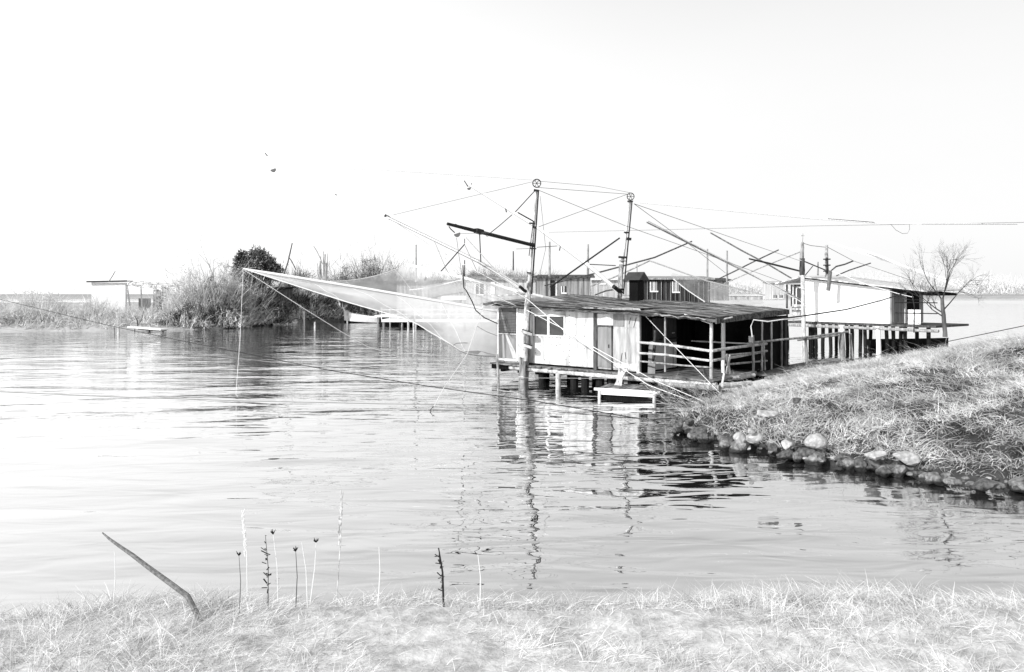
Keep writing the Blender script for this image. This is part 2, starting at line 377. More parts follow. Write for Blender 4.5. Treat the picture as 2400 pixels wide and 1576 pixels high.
grass('grass', 'tall pale straws standing out of the grass of the right bank', bank_z, (3.8,22,12.5,34), 5200, (.45,.85), (.008,.016), grass_pale, .3, region=lambda x,y: inview(x,y)&(y>12.5))
grass('grass', 'sparse dark undergrowth over the stones of the right bank', bank_z, (3.8,14,13,27), 9000, (.2,.45), (.01,.02), twig_dark, .05, dmax=.9, region=inview)
FBk = lambda x0,x1: (lambda x,y: (x/y > x0)&(x/y < x1))
grass('grass', 'glare-pale grass at the foot of the far left bank', far_z, (-75,-25,68,92), 26000, (.6,1.3), (.05,.1), grass_pale, .1, dmax=9, region=FBk(-.8,-.40), segs=2)  # pale blades carry the left bank's glare in their colour
grass('grass', 'grey rough grass along the waterline of the far bank', far_z, (-40,-5,68,120), 26000, (.5,1.0), (.04,.09), grass_mat, .1, dmax=7, region=FBk(-.42,-.02), segs=2)

# ------------------------------------------------------------------ rocks
def rock(p, sx, sy, sz, m, label, rz=0):
    bm = bmesh.new(); bmesh.ops.create_icosphere(bm, subdivisions=3, radius=1)
    pl = [(Vector([random.gauss(0,1) for _ in range(3)]).normalized(), random.uniform(.5,.85)) for _ in range(8)]
    ph = [random.uniform(0,6) for _ in range(3)]
    for v in bm.verts:
        d = v.co.normalized(); rs_ = [1.15]+[h_/max(d.dot(n_),.05) for n_,h_ in pl if d.dot(n_) > .05]
        r = -math.log(sum(math.exp(-24*min(q,3)) for q in rs_))/24
        r += .035*math.sin(d.x*7+ph[0])*math.sin(d.y*8+ph[1])+.02*math.sin(d.z*15+ph[2]+d.x*9)
        v.co = Vector((d.x*sx*r*1.1, d.y*sy*r*1.1, d.z*sz*r*1.1))
    me = bpy.data.meshes.new('rock'); bm.to_mesh(me); bm.free(); me.materials.append(m)
    o = bpy.data.objects.new('rock', me); COL.objects.link(o); o.location = p; o.rotation_euler = (random.uniform(-.3,.3),random.uniform(-.3,.3),rz)
    return tag(o, label, 'rock', 'rocks along the edge of the right bank')
def rpx(px, py, wpx, hpx, m, label, z=None):
    Y = (CAMH-(z if z is not None else .12))*F/(py-HZ); p = at(px,py,Y); s = Y/F
    return rock(p, wpx*s/2, max(wpx,hpx)*s*.45, hpx*s/2*1.1, m, label, random.uniform(-.3,.3))
named = [(1770,1028,34,26,stone_pale,'bright white boulder with flat top near the middle of the stone row',.35),
 (1738,1030,34,26,stone_pale,'pale cracked boulder leaning against the bright white boulder',.3),
 (1912,1040,40,34,stone_pale,'tall split pale boulder at the foot of the grass',.4),
 (1850,1040,32,22,stone_pale,'flat pale boulder above dark gaps in the stone row',.35),
 (1760,1010,18,12,stone_pale,'small white stone in the grass above the boulders',.55),
 (2052,1068,44,20,stone_pale,'low bright rounded boulder under overhanging grass',.4),
 (2120,1072,56,26,stone_pale,'long pale boulder at the far right of the stone row',.35),
 (1895,1066,56,30,stone_dark,'wide grey boulder standing in the water below the split pale one',.12),
 (2052,1090,48,32,stone_dark,'large rounded grey boulder at the waterline under the low bright one',.15),
 (2020,1088,30,32,stone_dark,'upright grey boulder wedged beside the large rounded one',.15),
 (1990,1086,42,24,stone_dark,'broad low grey boulder left of the upright one',.12),
 (1812,1057,26,26,stone_dark,'pointed grey boulder left of the wide grey one',.12),
 (1855,1052,24,26,stone_dark,'narrow grey boulder under the flat pale one',.15),
 (1636,1012,40,26,stone_dark,'dark boulder near the tip of the bank',.2),
 (1600,1012,26,12,stone_dark,'low wet stone at the very tip of the bank',.06),
 (2085,1095,36,36,stone_dark,'angular dark boulder at the right end beside the rounded one',.15)]
for a in named: rpx(*a)
for i in range(112):
    t = i/111; P = [(1585,1008),(1650,1030),(1740,1047),(1830,1066),(1930,1082),(2040,1100),(2143,1112),(2260,1135),(2400,1150)]
    k = min(int(t*8),7); f = t*8-k; px = P[k][0]+(P[k+1][0]-P[k][0])*f; py = P[k][1]+(P[k+1][1]-P[k][1])*f
    s = random.choice((8,10,13,16,20,26,34))*random.uniform(.85,1.15); pale = i % 9 == 4
    rpx(px+random.uniform(-9,9), py-random.uniform(-3,20), s*random.uniform(1,1.5), s*.75, stone_pale if pale else (stone_mid if i%2 else stone_dark),
        'small pale stone among the row along the waterline' if pale else 'small dark wet stone in the row along the waterline', .12)
for px,py,ww in ((1600,985,24),(1625,975,30),(1590,998,26),(1618,990,22)):
    rpx(px,py,ww,ww*.6,stone_dark,'grey stone half hidden in brush at the tip of the bank',.3)
tag(rpx(1795,968,46,18,stone_pale,'flat pale slab lying in the grass in mid slope',1.1))
tag(rpx(1868,938,22,12,stone_dark,'dark stone poking from the grass in mid slope',1.3))

# ------------------------------------------------------------------ main hut
Ox, Oy = -.62, 31.7; U = (.751,-.660); V_ = (.660,.751); TH = math.atan2(U[1],U[0])
def hp(px, py, v=0.0):
    k = (px-1200)/F; s = (k*(Oy+V_[1]*v)-Ox-V_[0]*v)/(U[0]-k*U[1]); Y = Oy+U[1]*s+V_[1]*v
    return s, CAMH-(py-HZ)/F*Y
def hv(px, py, s):
    k = (px-1200)/F; v = (k*(Oy+U[1]*s)-Ox-U[0]*s)/(V_[0]-k*V_[1]); Y = Oy+U[1]*s+V_[1]*v
    return v, CAMH-(py-HZ)/F*Y
hut = thing('fishing_hut', 'white panelled fishing hut on dark piles with a sagging board roof and open dark porch', 'hut', (Ox,Oy,0), TH)
lb = lambda m_, name, mt, par=hut, **k: m_.build(name, mt, par, world=False, **k)
ZD = .66
# deck boards + beams
m_ = MB()
for i in range(40):
    s0 = -.1+i*.245; m_.box(s0, s0+.232, -.32+random.uniform(-.06,.05), 5.9, ZD-.05+random.uniform(0,.012), ZD+random.uniform(0,.012))
lb(m_, 'deck', deck_wood)
lb(MB().box(-.1,9.6,-.2,5.9,ZD-.24,ZD-.06),'underside',black_wood)  # black sheet imitates the shade beneath the deck
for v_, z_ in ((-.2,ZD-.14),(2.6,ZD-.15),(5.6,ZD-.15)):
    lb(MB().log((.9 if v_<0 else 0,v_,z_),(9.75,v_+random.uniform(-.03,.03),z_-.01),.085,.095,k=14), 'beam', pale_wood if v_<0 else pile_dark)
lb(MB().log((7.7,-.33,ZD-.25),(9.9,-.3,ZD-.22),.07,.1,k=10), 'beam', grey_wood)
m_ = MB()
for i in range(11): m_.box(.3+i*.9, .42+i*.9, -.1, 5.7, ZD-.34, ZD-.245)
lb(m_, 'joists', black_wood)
# piles
for px in (1270,1308.5,1346,1371,1407,1434,1480,1528,1617,1652,1675):
    front = px == 1308.5
    v_ = -.22 if front else random.choice((.15,.3,.05)); s_, _ = hp(px, 880, v_)
    lb(MB().log((s_,v_,-.9),(s_,v_,ZD-.2),.1 if front else .15,None,k=4), 'pile', pale_wood if front else pile_dark)
for i in range(8):
    for v_ in (2.6,5.5):
        lb(MB().log((.5+i*1.25,v_,-.9),(.5+i*1.25,v_,ZD-.2),.12,None,k=4), 'pile', pile_dark)
# walls
WT = 2.93
def wallbox(s0,s1,v0,v1,z0,z1,name='wall',mt=white_panel,par=hut): return lb(MB().box(s0,s1,v0,v1,z0,z1), name, mt, par)
s_win0,_ = hp(1253,760); s_win1,_ = hp(1322,760); zt = hp(1290,742)[1]; zb = hp(1290,786)[1]
sA = hp(1236,780)[0]; sB = hp(1392,780)[0]; sC = hp(1400,780)[0]; sE = hp(1499,780)[0]; sM = hp(1333,780)[0]
wallbox(sA,s_win0,0,.06,ZD+.08,WT); wallbox(s_win0,s_win1,0,.06,ZD+.08,zb); wallbox(s_win0,s_win1,0,.06,zt,WT); wallbox(s_win1,sB,0,.06,ZD+.08,WT)
p = wallbox(sM,sB-.02,-.016,-.003,ZD+.1,WT-.02,'wall_panel',white_panel)
nl = MB()
for zc in np.arange(ZD+.2,WT-.1,.22):
    nl.box(sM+.03,sM+.058,-.022,-.017,zc,zc+.03)
for zc in np.arange(ZD+.3,WT-.2,.45):
    for s_ in np.arange(sM+.3,sB,.42): zq=zc+random.uniform(-.06,.06); nl.box(s_,s_+.026,-.022,-.017,zq,zq+.028)
lb(nl,'nail_heads',dark_metal,p)
nl = MB()
for s_ in np.arange(sA+.12,sM,.19):
    z_ = zb-.1; nl.box(s_,s_+.026,-.008,-.001,z_,z_+.028)
for k in range(16):
    s_ = random.uniform(sA+.1,sM-.1); z_ = random.uniform(ZD+.2,zb-.2); nl.box(s_,s_+.026,-.008,-.001,z_,z_+.028)
lb(nl,'nail_heads',dark_metal)
win = lb(MB().box(s_win0,s_win1,.02,.05,zb,zt),'window',dark_glass)
fr = MB(); t_ = .055; sm = (s_win0+s_win1)/2
fr.box(s_win0-t_,s_win1+t_,-.03,.018,zt,zt+t_).box(s_win0-t_,s_win1+t_,-.035,.018,zb-t_,zb).box(s_win0-t_,s_win0,-.028,.018,zb,zt).box(s_win1,s_win1+t_,-.028,.018,zb,zt).box(sm-.07,sm+.03,-.026,.019,zb,zt)
lb(fr,'frame',white_paint,win)
lb(MB().box(sB+.01,sC-.0,-.05,.09,ZD-.02,WT+.02),'corner_post',dark_post)
# patchwork right of the post
wallbox(sC,sE,.0,.06,ZD+.06,WT,'wall',pale_panel)
def pp(x0,y0,x1,y1,th,mt,name='wall_panel',par=hut):
    a,z1 = hp(x0,y0); b,z0 = hp(x1,y1); return lb(MB().box(a,b,-th,-.002,min(z0,z1),max(z0,z1)),name,mt,par)
pp(1400,736,1437,764,.014,white_panel); pp(1438,727,1463,766,.02,grey_panel); pp(1465,731,1495,769,.016,pale_panel); pp(1437,771,1493,850,.014,pale_panel); pp(1437,850.5,1493,868,.018,white_panel)
d_ = pp(1402,768,1434,862,.03,grey_panel,'door'); a,_=hp(1402,800); b,_=hp(1434,800)
z1 = hp(1418,766)[1]
lb(MB().box(a-.06,a-.003,-.05,-.003,ZD+.05,z1+.05).box(b+.003,b+.06,-.05,-.003,ZD+.05,z1+.05).box(a-.003,b+.003,-.05,-.003,z1,z1+.05),'door_frame',dark_post,d_)
lb(MB().box(b-.12,b-.09,-.06,-.03,1.5,1.62),'handle',dark_metal,d_)
m_ = MB()
for a_,b_ in (((1475,700+60),(1479,735+10)),((1486,768),(1492,745)),((1455,852),(1459,828)),((1468,842),(1466,826))):
    s0,z0 = hp(*a_); s1,z1 = hp(*b_); m_.plank((s0,-.024,z0),(s1,-.024,z1),.012,.02,(0,1,0))
lb(m_,'cracks',dark_metal)
# left bay: screened window with sagging curtain
s0 = hp(1167,780)[0]; s1 = hp(1213,780)[0]; zt2 = hp(1190,718)[1]; zb2 = hp(1190,843)[1]; zm = hp(1190,783)[1]
bay = lb(MB().box(s1+.03,sA-.003,.002,.06,ZD+.08,WT-.1),'wall',white_panel)
lb(MB().box(0,sA,.0,.058,ZD+.02,zb2-.06),'wall',grey_panel)
wn = lb(MB().box(s0+.06,s1-.03,.045,.055,zb2,zt2-.06),'window',mat('screen_back',.16,.3,(6,6,1),.8))
lb(MB().box(s0-.02,s0+.06,-.03,.05,zb2-.04,zt2+.03).box(s1-.03,s1+.03,-.03,.05,zb2-.04,zt2+.03).box(s0+.06,s1-.03,-.03,.05,zt2-.05,zt2+.03).box(s0+.06,s1-.03,-.03,.05,zb2-.05,zb2+.03),'frame',white_paint,wn)
lb(MB().box(s0+.06,s1-.03,-.022,.04,zm-.015,zm+.02),'rail',pale_wood,wn)
lb(MB().box(s0+.06,s1-.03,-.018,.04,zm+.035,zm+.085),'rail',dark_post,wn)
cu = MB()
def drape(a,b,zt_,zb_,w0,w1):
    rows = []
    for i in range(9):
        t = i/8; c = a+(b-a)*t; ww = w0+(w1-w0)*t
        rows.append([(c+ww*(j/6-.5), .02+.012*math.sin(j*2.2+i*.3), zt_+(zb_-zt_)*t) for j in range(7)])
    cu.sheet(rows)
drape(s0+.12,s0+.42,zt2-.1,zm+.1,.08,.14); drape(s0+.42,s1-.12,zm-.02,zb2+.05,.1,.3); drape(s0+.25,s0+.3,zm-.02,zb2+.05,.1,.12)
lb(cu,'curtain',rope_pale,wn,smooth=True)
sm_ = MB()
for z_ in np.arange(zm+.14,zt2-.08,.062): sm_.box(s0+.06,s1-.03,-.012,-.006,z_,z_+.018)
for s_ in np.arange(s0+.1,s1-.05,.07): sm_.box(s_,s_+.008,-.009,-.007,zm+.1,zt2-.08)
lb(sm_,'wire_screen',mat('screen_wire',.03,.08,(4,4,4),.6),wn)
lb(MB().box(s0-.02,s1+.03,.02,.06,zt2+.035,WT+.02),'wall',black_wood)
# other walls (black inside, standing in for the porch shade)
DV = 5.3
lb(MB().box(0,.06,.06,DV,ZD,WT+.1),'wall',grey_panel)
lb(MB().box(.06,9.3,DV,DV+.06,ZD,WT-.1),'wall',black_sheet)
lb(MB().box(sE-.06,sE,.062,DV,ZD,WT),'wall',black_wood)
lb(MB().box(sE-.1,sE+.02,-.04,.07,ZD-.02,WT-.05),'corner_post',pale_wood)
# cabin door leaf on the porch side, upper half darkened as shade, lower half white as sunlight
v0,_ = hv(1531,800,sE+.03); v1,_ = hv(1585,800,sE+.03); zt3 = hv(1558,745,sE)[1]; zk = hv(1558,804,sE)[1]
dr = lb(MB().box(sE+.004,sE+.04,v0,v1,ZD+.06,zk),'door',white_paint)  # white here stands for sunlight on the lower half
lb(MB().box(sE+.004,sE+.038,v0,v1,zk,zt3),'upper_leaf',mat('shaded_door',.05,.13,(3,3,2),.7),dr)
lb(MB().box(sE+.042,sE+.05,v1-.28,v1-.24,ZD+.1,zk-.05),'batten',grey_panel,dr)
lb(MB().box(sE+.042,sE+.07,v0+.4,v1+.05,zk+.13,zk+.17),'bolt',dark_metal,dr)
lb(MB().box(sE+.042,sE+.08,v1-.35,v1-.2,zk+.33,zk+.37),'handle',pale_metal,dr)
lb(MB().log((sE+.3,.35,ZD),(sE+.33,.5,ZD+1.5),.05),'leaning_board',dark_post); lb(MB().plank((sE+.35,.2,ZD),(sE+.15,.6,ZD+1.1),.25,.03),'leaning_board',grey_panel)
# porch side and back sheeting
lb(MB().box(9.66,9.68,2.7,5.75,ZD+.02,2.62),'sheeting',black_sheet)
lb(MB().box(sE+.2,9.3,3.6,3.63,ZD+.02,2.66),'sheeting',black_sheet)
lb(MB().box(sE+.1,9.25,3.5,3.56,ZD+.95,ZD+1.0),'shelf_rail',white_paint)
# porch posts
def post(px, py0, py1, r, mt, v=None, s=None, name='post', tilt=0):
    if s is None: s_, zt_ = hp(px,py0,v); zb_ = hp(px,py1,v)[1]; a = (s_,v,zb_); b = (s_+tilt,v,zt_)
    else: v_, zt_ = hv(px,py0,s); zb_ = hv(px,py1,s)[1]; a = (s,v_,zb_); b = (s,v_+tilt,zt_)
    return lb(MB().log(a,b,r,None,wob=.1),name,mt)
post(1559,738,872,.035,grey_wood,v=-.02); post(1667,752,889,.055,pale_wood,v=-.02); post(1695,757,874,.07,white_paint,v=2.1)
post(1786,752,869,.035,pale_wood,s=9.75); post(1808,752,866,.035,pale_wood,s=9.75); post(1832,750,862,.04,grey_wood,s=9.75); post(1841,752,858,.05,dark_post,s=9.75)
post(1766,786,878,.045,grey_wood,s=9.85,tilt=-.05); post(1793,800,868,.03,grey_wood,s=9.85,tilt=-.12); post(1759,788,803,.07,pale_wood,s=9.9)
# rails
def rail(pts, r, mt, name='railing'):
    return lb(MB().tube([Vector(p) for p in pts], r, 7), name, mt)
def fp(px,py,v=-.06): s,z = hp(px,py,v); return (s,v,z)
def sp_(px,py,s=9.72): v,z = hv(px,py,s); return (s,v,z)
rail([fp(1498,803),fp(1560,808),fp(1664,823)],.045,pale_wood); rail([fp(1498,828),fp(1560,832),fp(1664,846)],.04,pale_wood); rail([fp(1498,847),fp(1600,857),fp(1667,862)],.03,grey_wood)
rail([sp_(1668,823),sp_(1730,814),sp_(1796,806)],.05,pale_wood); rail([sp_(1668,846),sp_(1730,836),sp_(1797,823)],.045,pale_wood); rail([sp_(1700,855),sp_(1797,846)],.035,grey_wood)
rail([sp_(1702,833,9.8),sp_(1797,824,9.8)],.03,grey_wood)
lb(MB().plank(sp_(1702,831,9.8),sp_(1711,876,9.8),.1,.03,(1,0,0)).plank(sp_(1711,833,9.84),sp_(1702,876,9.84),.1,.03,(1,0,0)),'cross_brace',pale_wood)
lb(MB().tube([fp(1604,737,-.3),fp(1668,760,-.1)],.02,6),'roof_strut',rope_white); lb(MB().tube([fp(1679,752,-.1),sp_(1716,744,9.9)],.03,6),'roof_strut',pale_wood)
# roof : sagging board roof
def rz_(s,v):
    t = (s+.3)/10.05; q = (v+.38)/6.0
    f = 3.10+(2.67-3.10)*t; b = 3.40+(2.86-3.40)*t
    return f+(b-f)*q-.03*math.sin(math.pi*t*2)+.012*math.sin(s*5.1)+.01*math.sin(s*11+v*2)
m_ = MB(); ns,nv = 64,14; top=[];bot=[]
for j in range(nv+1):
    v = -.38+6.0*j/nv; rt=[];rb=[]
    for i in range(ns+1):
        s = -.3+10.05*i/ns; e = (.05*math.sin(s*2.7)+.04*math.sin(s*7.3)) if j == 0 else 0
        if j == 0 and 7.3 < s < 8.4: e += .12
        z = rz_(s,v)+random.uniform(-.008,.008)-(.05 if j == 0 else 0)
        ss = s+(random.uniform(-.05,.05) if i in (0,ns) else 0)
        rt.append((ss,v+e,z)); rb.append((ss,v+e,z-.07))
    top.append(rt);bot.append(rb)
m_.sheet(top); lb(m_,'roof',roof_mat,fix=True)
m_ = MB(); nb = 30
for i in range(nb):
    va = -.40+5.98*i/nb; wv = 5.98/nb; s_a = -.32
    while s_a < 9.6:
        s_b = min(s_a+random.uniform(1.6,4.2), 9.75); k = max(2,int((s_b-s_a)/.4)); rows=[]
        for j in range(k+1):
            s_ = s_a+(s_b-s_a)*j/k; zz = rz_(s_,va)+.022+random.uniform(-.003,.004); rows.append([(s_,va+.012+.012*math.sin(s_*2+i),zz),(s_,va+wv*.93+.012*math.sin(s_*2.3+i),zz+random.uniform(-.004,.012))])
        m_.sheet(rows); s_a = s_b+.012
lb(m_,'roof_boards',mat('weathered_boards',.03,.42,(.3,9,9),.85,detail=6,contrast=.12,bump=.01,island=.6))

m_ = MB().sheet([[ (p[0],p[1],p[2]-.004) for p in r] for r in bot]); lb(m_,'roof_underside_shade',black_wood)  # blackened to stand for the shade under the roof
m_ = MB().sheet([top[0],bot[0]]).sheet([[r[-1] for r in top],[r[-1] for r in bot]]).sheet([[r[0] for r in top],[r[0] for r in bot]]).sheet([top[-1],bot[-1]]); lb(m_,'roof_edge',eave_mat)
lb(MB().plank((9.77,-.3,rz_(9.7,-.3)-.09),(9.77,5.6,rz_(9.7,5.6)-.09),.05,.17),'fascia',eave_mat)
m_ = MB()
for k in range(0):
    v = random.uniform(-.2,5.3); s = random.uniform(0,7.5); l = random.uniform(1.2,2.6)
    m_.plank((s,v,rz_(s,v)+.015),(s+l,v+random.uniform(-.05,.05),rz_(s+l,v)+.015),random.uniform(.05,.16),.025)

# torn felt at the front right and the left tip
m_ = MB(); rows=[]
for i in range(12):
    s = 7.6+i*.17; rows.append([(s,-.52+.08*math.sin(i*1.7)+j*.14, rz_(s,-.3)-.06+.025*math.sin(i*2.1+j)+j*.012) for j in range(4)])
m_.sheet(rows); lb(m_,'torn_felt',pale_wood,smooth=True)
m_ = MB(); rows=[]
for i in range(9):
    s = -.55+i*.17; rows.append([(s,-.5+j*.13+.04*math.sin(i*1.9), 3.0+.05*math.sin(i*1.3+j)+j*.02) for j in range(5)])
m_.sheet(rows); lb(m_,'torn_felt',pale_wood,smooth=True)
lb(MB().plank((-.75,.6,3.33),(1.0,.5,3.42),.25,.05),'roof_board',pale_wood)
# chimney
v_ = 4.7; s_,zc = hp(1491,699,v_); zt4 = hp(1491,656,v_)[1]; za = hp(1491,638,v_)[1]; wd = .21
ch = lb(MB().box(s_-wd,s_+wd,v_-wd,v_+wd,zc-.35,zt4),'chimney',mat('soot_metal',.002,.008,(3,3,3),.7,spec=.1))
c = MB(); e=.4; c.add([(s_-e,v_-e,zt4-.02),(s_+e,v_-e,zt4-.02),(s_+e,v_+e,zt4-.02),(s_-e,v_+e,zt4-.02),(s_-e,v_,za),(s_+e,v_,za)],[(0,1,5,4),(2,3,4,5),(0,4,3),(1,2,5),(0,3,2,1)])
lb(c,'chimney_cap',mat('cap_metal',.02,.07,(3,3,3),.6),ch)

# small things around the hut
stake = MB().log(onwater(1170,904)-Vector((0,0,.4)), at(1165,832,30.2), .05,.05); tag(recentre(stake.build('mooring_pole',grey_wood),onwater(1170,904)),'thin crooked pole in the water at the left corner of the white hut','pole')
stake = MB().log(onwater(1566,927)-Vector((0,0,.4)), at(1566,904,26.5), .09,.09); tag(recentre(stake.build('mooring_pole',pale_wood),onwater(1566,927)),'short pale stump in the water right of the floating platform','pole')
# floating platform
c0 = onwater(1405,933)-Vector((0,0,.11)); dirx = Vector((math.cos(R(-25)),math.sin(R(-25)),0)); c1 = c0+dirx*1.9; dr_ = Vector((-dirx.y,dirx.x,0))
rf = thing('floating_platform','small planked floating platform with pale edge beams moored under the hut','platform',c0,math.atan2(dirx.y,dirx.x))
Lw = (c1-c0).length
m_ = MB(); n_=12
for i in range(n_):
    a = -.12+i*(Lw+.24)/n_; m_.box(a+.012,a+(Lw+.24)/n_-.012,-.05,1.5+random.uniform(-.08,.08),.385+random.uniform(0,.02),.43)
m_.build('planks',mat('wet_planks',.04,.32,(9,2,2),.8,contrast=.14,island=.5),rf,world=False)
MB().box(-.15,Lw+.15,-.12,-.052,.37,.45).build('edge_beam',white_paint,rf,world=False)
MB().box(-.02,Lw+.02,-.09,-.03,.24,.35).build('edge_beam',white_paint,rf,world=False)
MB().box(.05,Lw-.05,.02,1.35,-.05,.34).build('float',black_wood,rf,world=False)
for x in (0.03,Lw-.03): MB().log((x,-.1,-.3),(x,-.1,.37),.05).build('leg',pale_metal,rf,world=False)
m_ = MB()
for k in range(5): m_.plank((.25+k*.05,.9,.44),(.35+random.uniform(-.1,.3),1.35,.95+random.uniform(-.1,.1)),.07,.025)
tag(recentre(m_.build('crate',pale_wood,None),(0,0,0)),'battered slatted crate standing on the back of the floating platform','crate') 
cr = bpy.data.objects['crate']; cr.location = c0; cr.rotation_euler = (0,0,math.atan2(dirx.y,dirx.x))
# logs and driftwood at the hut's right foot
for i,(a,b,r) in enumerate((((1640,897,25.6),(1768,880,26.6),.09),((1665,893,25.5),(1770,873,27.5),.07),((1690,905,25.1),(1760,898,25.6),.1),((1560,893,27),(1590,896,26.6),.12))):
    tag(MB().log(at(*a),at(*b),r,r*.8).build('log',[pale_wood,grey_wood,pale_wood,pale_wood][i]),
        ['long pale log lying against the bank under the porch corner','grey log on top of the long pale one by the porch corner','short thick log end on the bank edge below the porch','stubby log end sticking out below the deck beside the stump'][i],'log')
tag(MB().tube([at(1697,876,25.6),at(1688,925,25.0)],.035,7).build('stake',white_paint),'white slanting stake driven into the bank under the porch corner','stake')
# footbridge to the bank
fbase = H0 = at(1845,862,29.6)
fb = thing('footbridge','narrow footbridge with thin grey rails running from the porch to the bank','footbridge',(fbase.x,fbase.y,.6))
fe = at(1985,848,30.5)
m_ = MB(); a = at(1765,876,27.4); b = at(1975,851,31.0); a.z=.62; b.z=.85
for i in range(26):
    p = a.lerp(b,i/26); q = a.lerp(b,(i+.85)/26); m_.plank(p,q,1.0,.04)
m_.build('walkway',deck_wood,fb)
MB().log(a+Vector((.3,-.45,-.1)),b+Vector((.3,-.45,-.1)),.07).build('beam',grey_wood,fb)
MB().tube([at(1766,803,27.4),at(1900,790,29.0),at(1988,778,30.4)],.04,7).build('handrail',grey_wood,fb)
MB().tube([at(1870,798,29.4),at(1975,785,31.2)],.035,7).build('handrail',grey_wood,fb)
for px,y0,y1,Y in ((1893,792,860,28.9),(1977,782,850,30.2),(1998,782,842,30.6),(1972,785,848,31.2)):
    MB().log(at(px,y1,Y),at(px-5,y0,Y),.05 if px!=1977 else .09).build('post',grey_wood,fb)

# ------------------------------------------------------------------ masts, booms and nets
def wheel(c, r, mt, name, par):
    m_ = MB(); c = Vector(c); n = 28; pts = [c+Vector((math.cos(2*math.pi*i/n)*r,0,math.sin(2*math.pi*i/n)*r)) for i in range(n+1)]
    m_.tube(pts,.022,6,False)
    for i in range(3):
        a_ = i*math.pi/3; m_.tube([c-Vector((math.cos(a_)*r,0,math.sin(a_)*r)),c+Vector((math.cos(a_)*r,0,math.sin(a_)*r))],.012,5)
    return m_.build(name,mt,par)
YM = 30.2; base = onwater(1222,898)
mast = thing('net_mast','tall leaning net mast with a pulley wheel on top in front of the white hut','mast',base)
MB().log(at(1221,960,YM),at(1226,838,YM),.15,.14,n=12,wob=.06).build('post',mat('wet_post',.015,.5,(7,7,1.2),.8,contrast=.15,bump=.01),mast)
MB().log(at(1232,903,YM+.35),at(1240,700,YM+.35),.11,.09,n=10).build('post',grey_wood,mast)
MB().log(at(1228,846,YM),at(1240,660,YM),.13,.10,n=10).build('pole',mat('mottled_pole',.15,.85,(6,6,2.5),.8,contrast=.12,bump=.008),mast)
MB().log(at(1238,690,YM),at(1257,446,YM),.07,.05,n=10,wob=.05).build('pole',mat('mast_paint',.4,.9,(6,6,1.2),.7,contrast=.14,stain=.6),mast)
MB().tube([at(1246,690,YM-.1),at(1262,446,YM-.1)],.034,6).build('stay_rod',dark_metal,mast)
MB().tube([at(1240,600,YM-.12),at(1250,520,YM-.12)],.02,6).build('stay_rod',dark_metal,mast)
wheel(at(1258,430,YM),.155,dark_metal,'pulley_wheel',mast)
m_ = MB()
for px,py,w_,h_ in ((1257,447,12,5),(1247,524,14,4),(1252,533,8,6),(1246,572,12,6),(1250,583,14,3),(1240,640,10,4)):
    c = at(px,py,YM-.05); a = w_*YM/F/2; b = h_*YM/F/2; m_.plank(c-Vector((a,0,-b*.4)),c+Vector((a,0,-b*.4)),.24,b*1.4)
m_.build('clamps',dark_metal,mast)
for (x0,y0,x1,y1) in ((1222,776,1246,784),(1226,808,1246,815)):
    MB().plank(at(x0,y0,YM-.18),at(x1,y1,YM-.18),.34,.1).build('bracket',pale_wood,mast); MB().plank(at(x0+2,y0-3.5,YM-.16),at(x1+1,y1-4,YM-.16),.3,.03).build('bracket_strap',dark_metal,mast)
MB().tube([at(1222+7*math.cos(t*.9),885+1.5*math.sin(t*.9),YM-.22) for t in range(7)],.03,5).build('lashing',pale_wood,mast)
# dark davit with hangers
dv_ = MB().tube([at(1048,525,27.6),at(1120,543,28.2),at(1252,576,YM-.1)],[.055,.07,.07],9).build('davit',dark_metal,mast)
MB().plank(at(1115,541,28.1),at(1130,545,28.3),.2,.17).build('sleeve',dark_metal,dv_)
rg = MB()
for px,py in ((1068,528),(1090,537),(1142,552)):
    c = at(px,py,28); rg.tube([c+Vector((math.cos(t)*.04,0,math.sin(t)*.04)) for t in np.linspace(0,6.28,11)],.008,4,False)
rg.build('rings',dark_metal,dv_)
# booms of the front mast
bA = MB().tube([at(1232,682,YM),at(1120,612,29.9),at(905,508,31)],[.085,.075,.05],9).build('boom',rope_white,mast)
MB().tube([at(1230,683,YM-.04),at(1120,615.5,29.85),at(910,512.5,30.95)],.022,5).build('underside_shade',mat('boom_shade',.1,.3,(9,9,9),.8),bA)  # dark tube drawn in as the boom's shaded underside
MB().tube([at(1228,678,YM-.1),at(1120,609.5,29.8),at(905,505.5,30.9)],.008,5).build('top_line',rope_grey,bA)
MB().log(at(902,505,31),at(915,513,31),.06).build('end_fitting',dark_metal,bA)
MB().log(at(1218,672,29.1),at(1233,684,29.3),.06).build('heel_fitting',dark_metal,bA)
MB().tube([at(1234,700,YM+.2),at(905,520,30),at(625,362,31)],[.014,.014,.012],6).build('boom',rope_white,mast)
# cable runs from the mast head
def cable(name,label,pts,r,mt,par=None,sag=0,cat='cable',grp=None):
    P = []
    if sag and len(pts) == 2:
        a,b = at(*pts[0]),at(*pts[1])
        for i in range(13):
            t=i/12; q=a.lerp(b,t); q.z -= 4*sag*t*(1-t); P.append(q)
    else: P = [at(*p) for p in pts]
    o = MB().tube(P,r,5).build(name,mt,par)
    if par is None: tag(recentre(o,P[-1]),label,cat,grp)
    return o
cable('stay_cable',0,[(1258,423,YM),(905,400,30),(740,394,31)],.009,rope_pale,mast)
cable('stay_cable',0,[(1254,425,YM),(922,504,30.9)],.011,rope_grey,mast)
cable('stay_cable',0,[(1256,445,YM),(1208,497,28.8)],.018,rope_dark,mast)
cable('stay_cable',0,[(1200,504,28.9),(1170,530,28.6),(1150,546,28.4)],.016,rope_dark,mast)
cable('stay_cable',0,[(1214,499,28.9),(1252,520,YM)],.025,rope_dark,mast)
cable('stay_cable',0,[(1264,447,YM),(1464,529,33),(1660,598,38),(1890,682,46)],.012,rope_grey,mast)
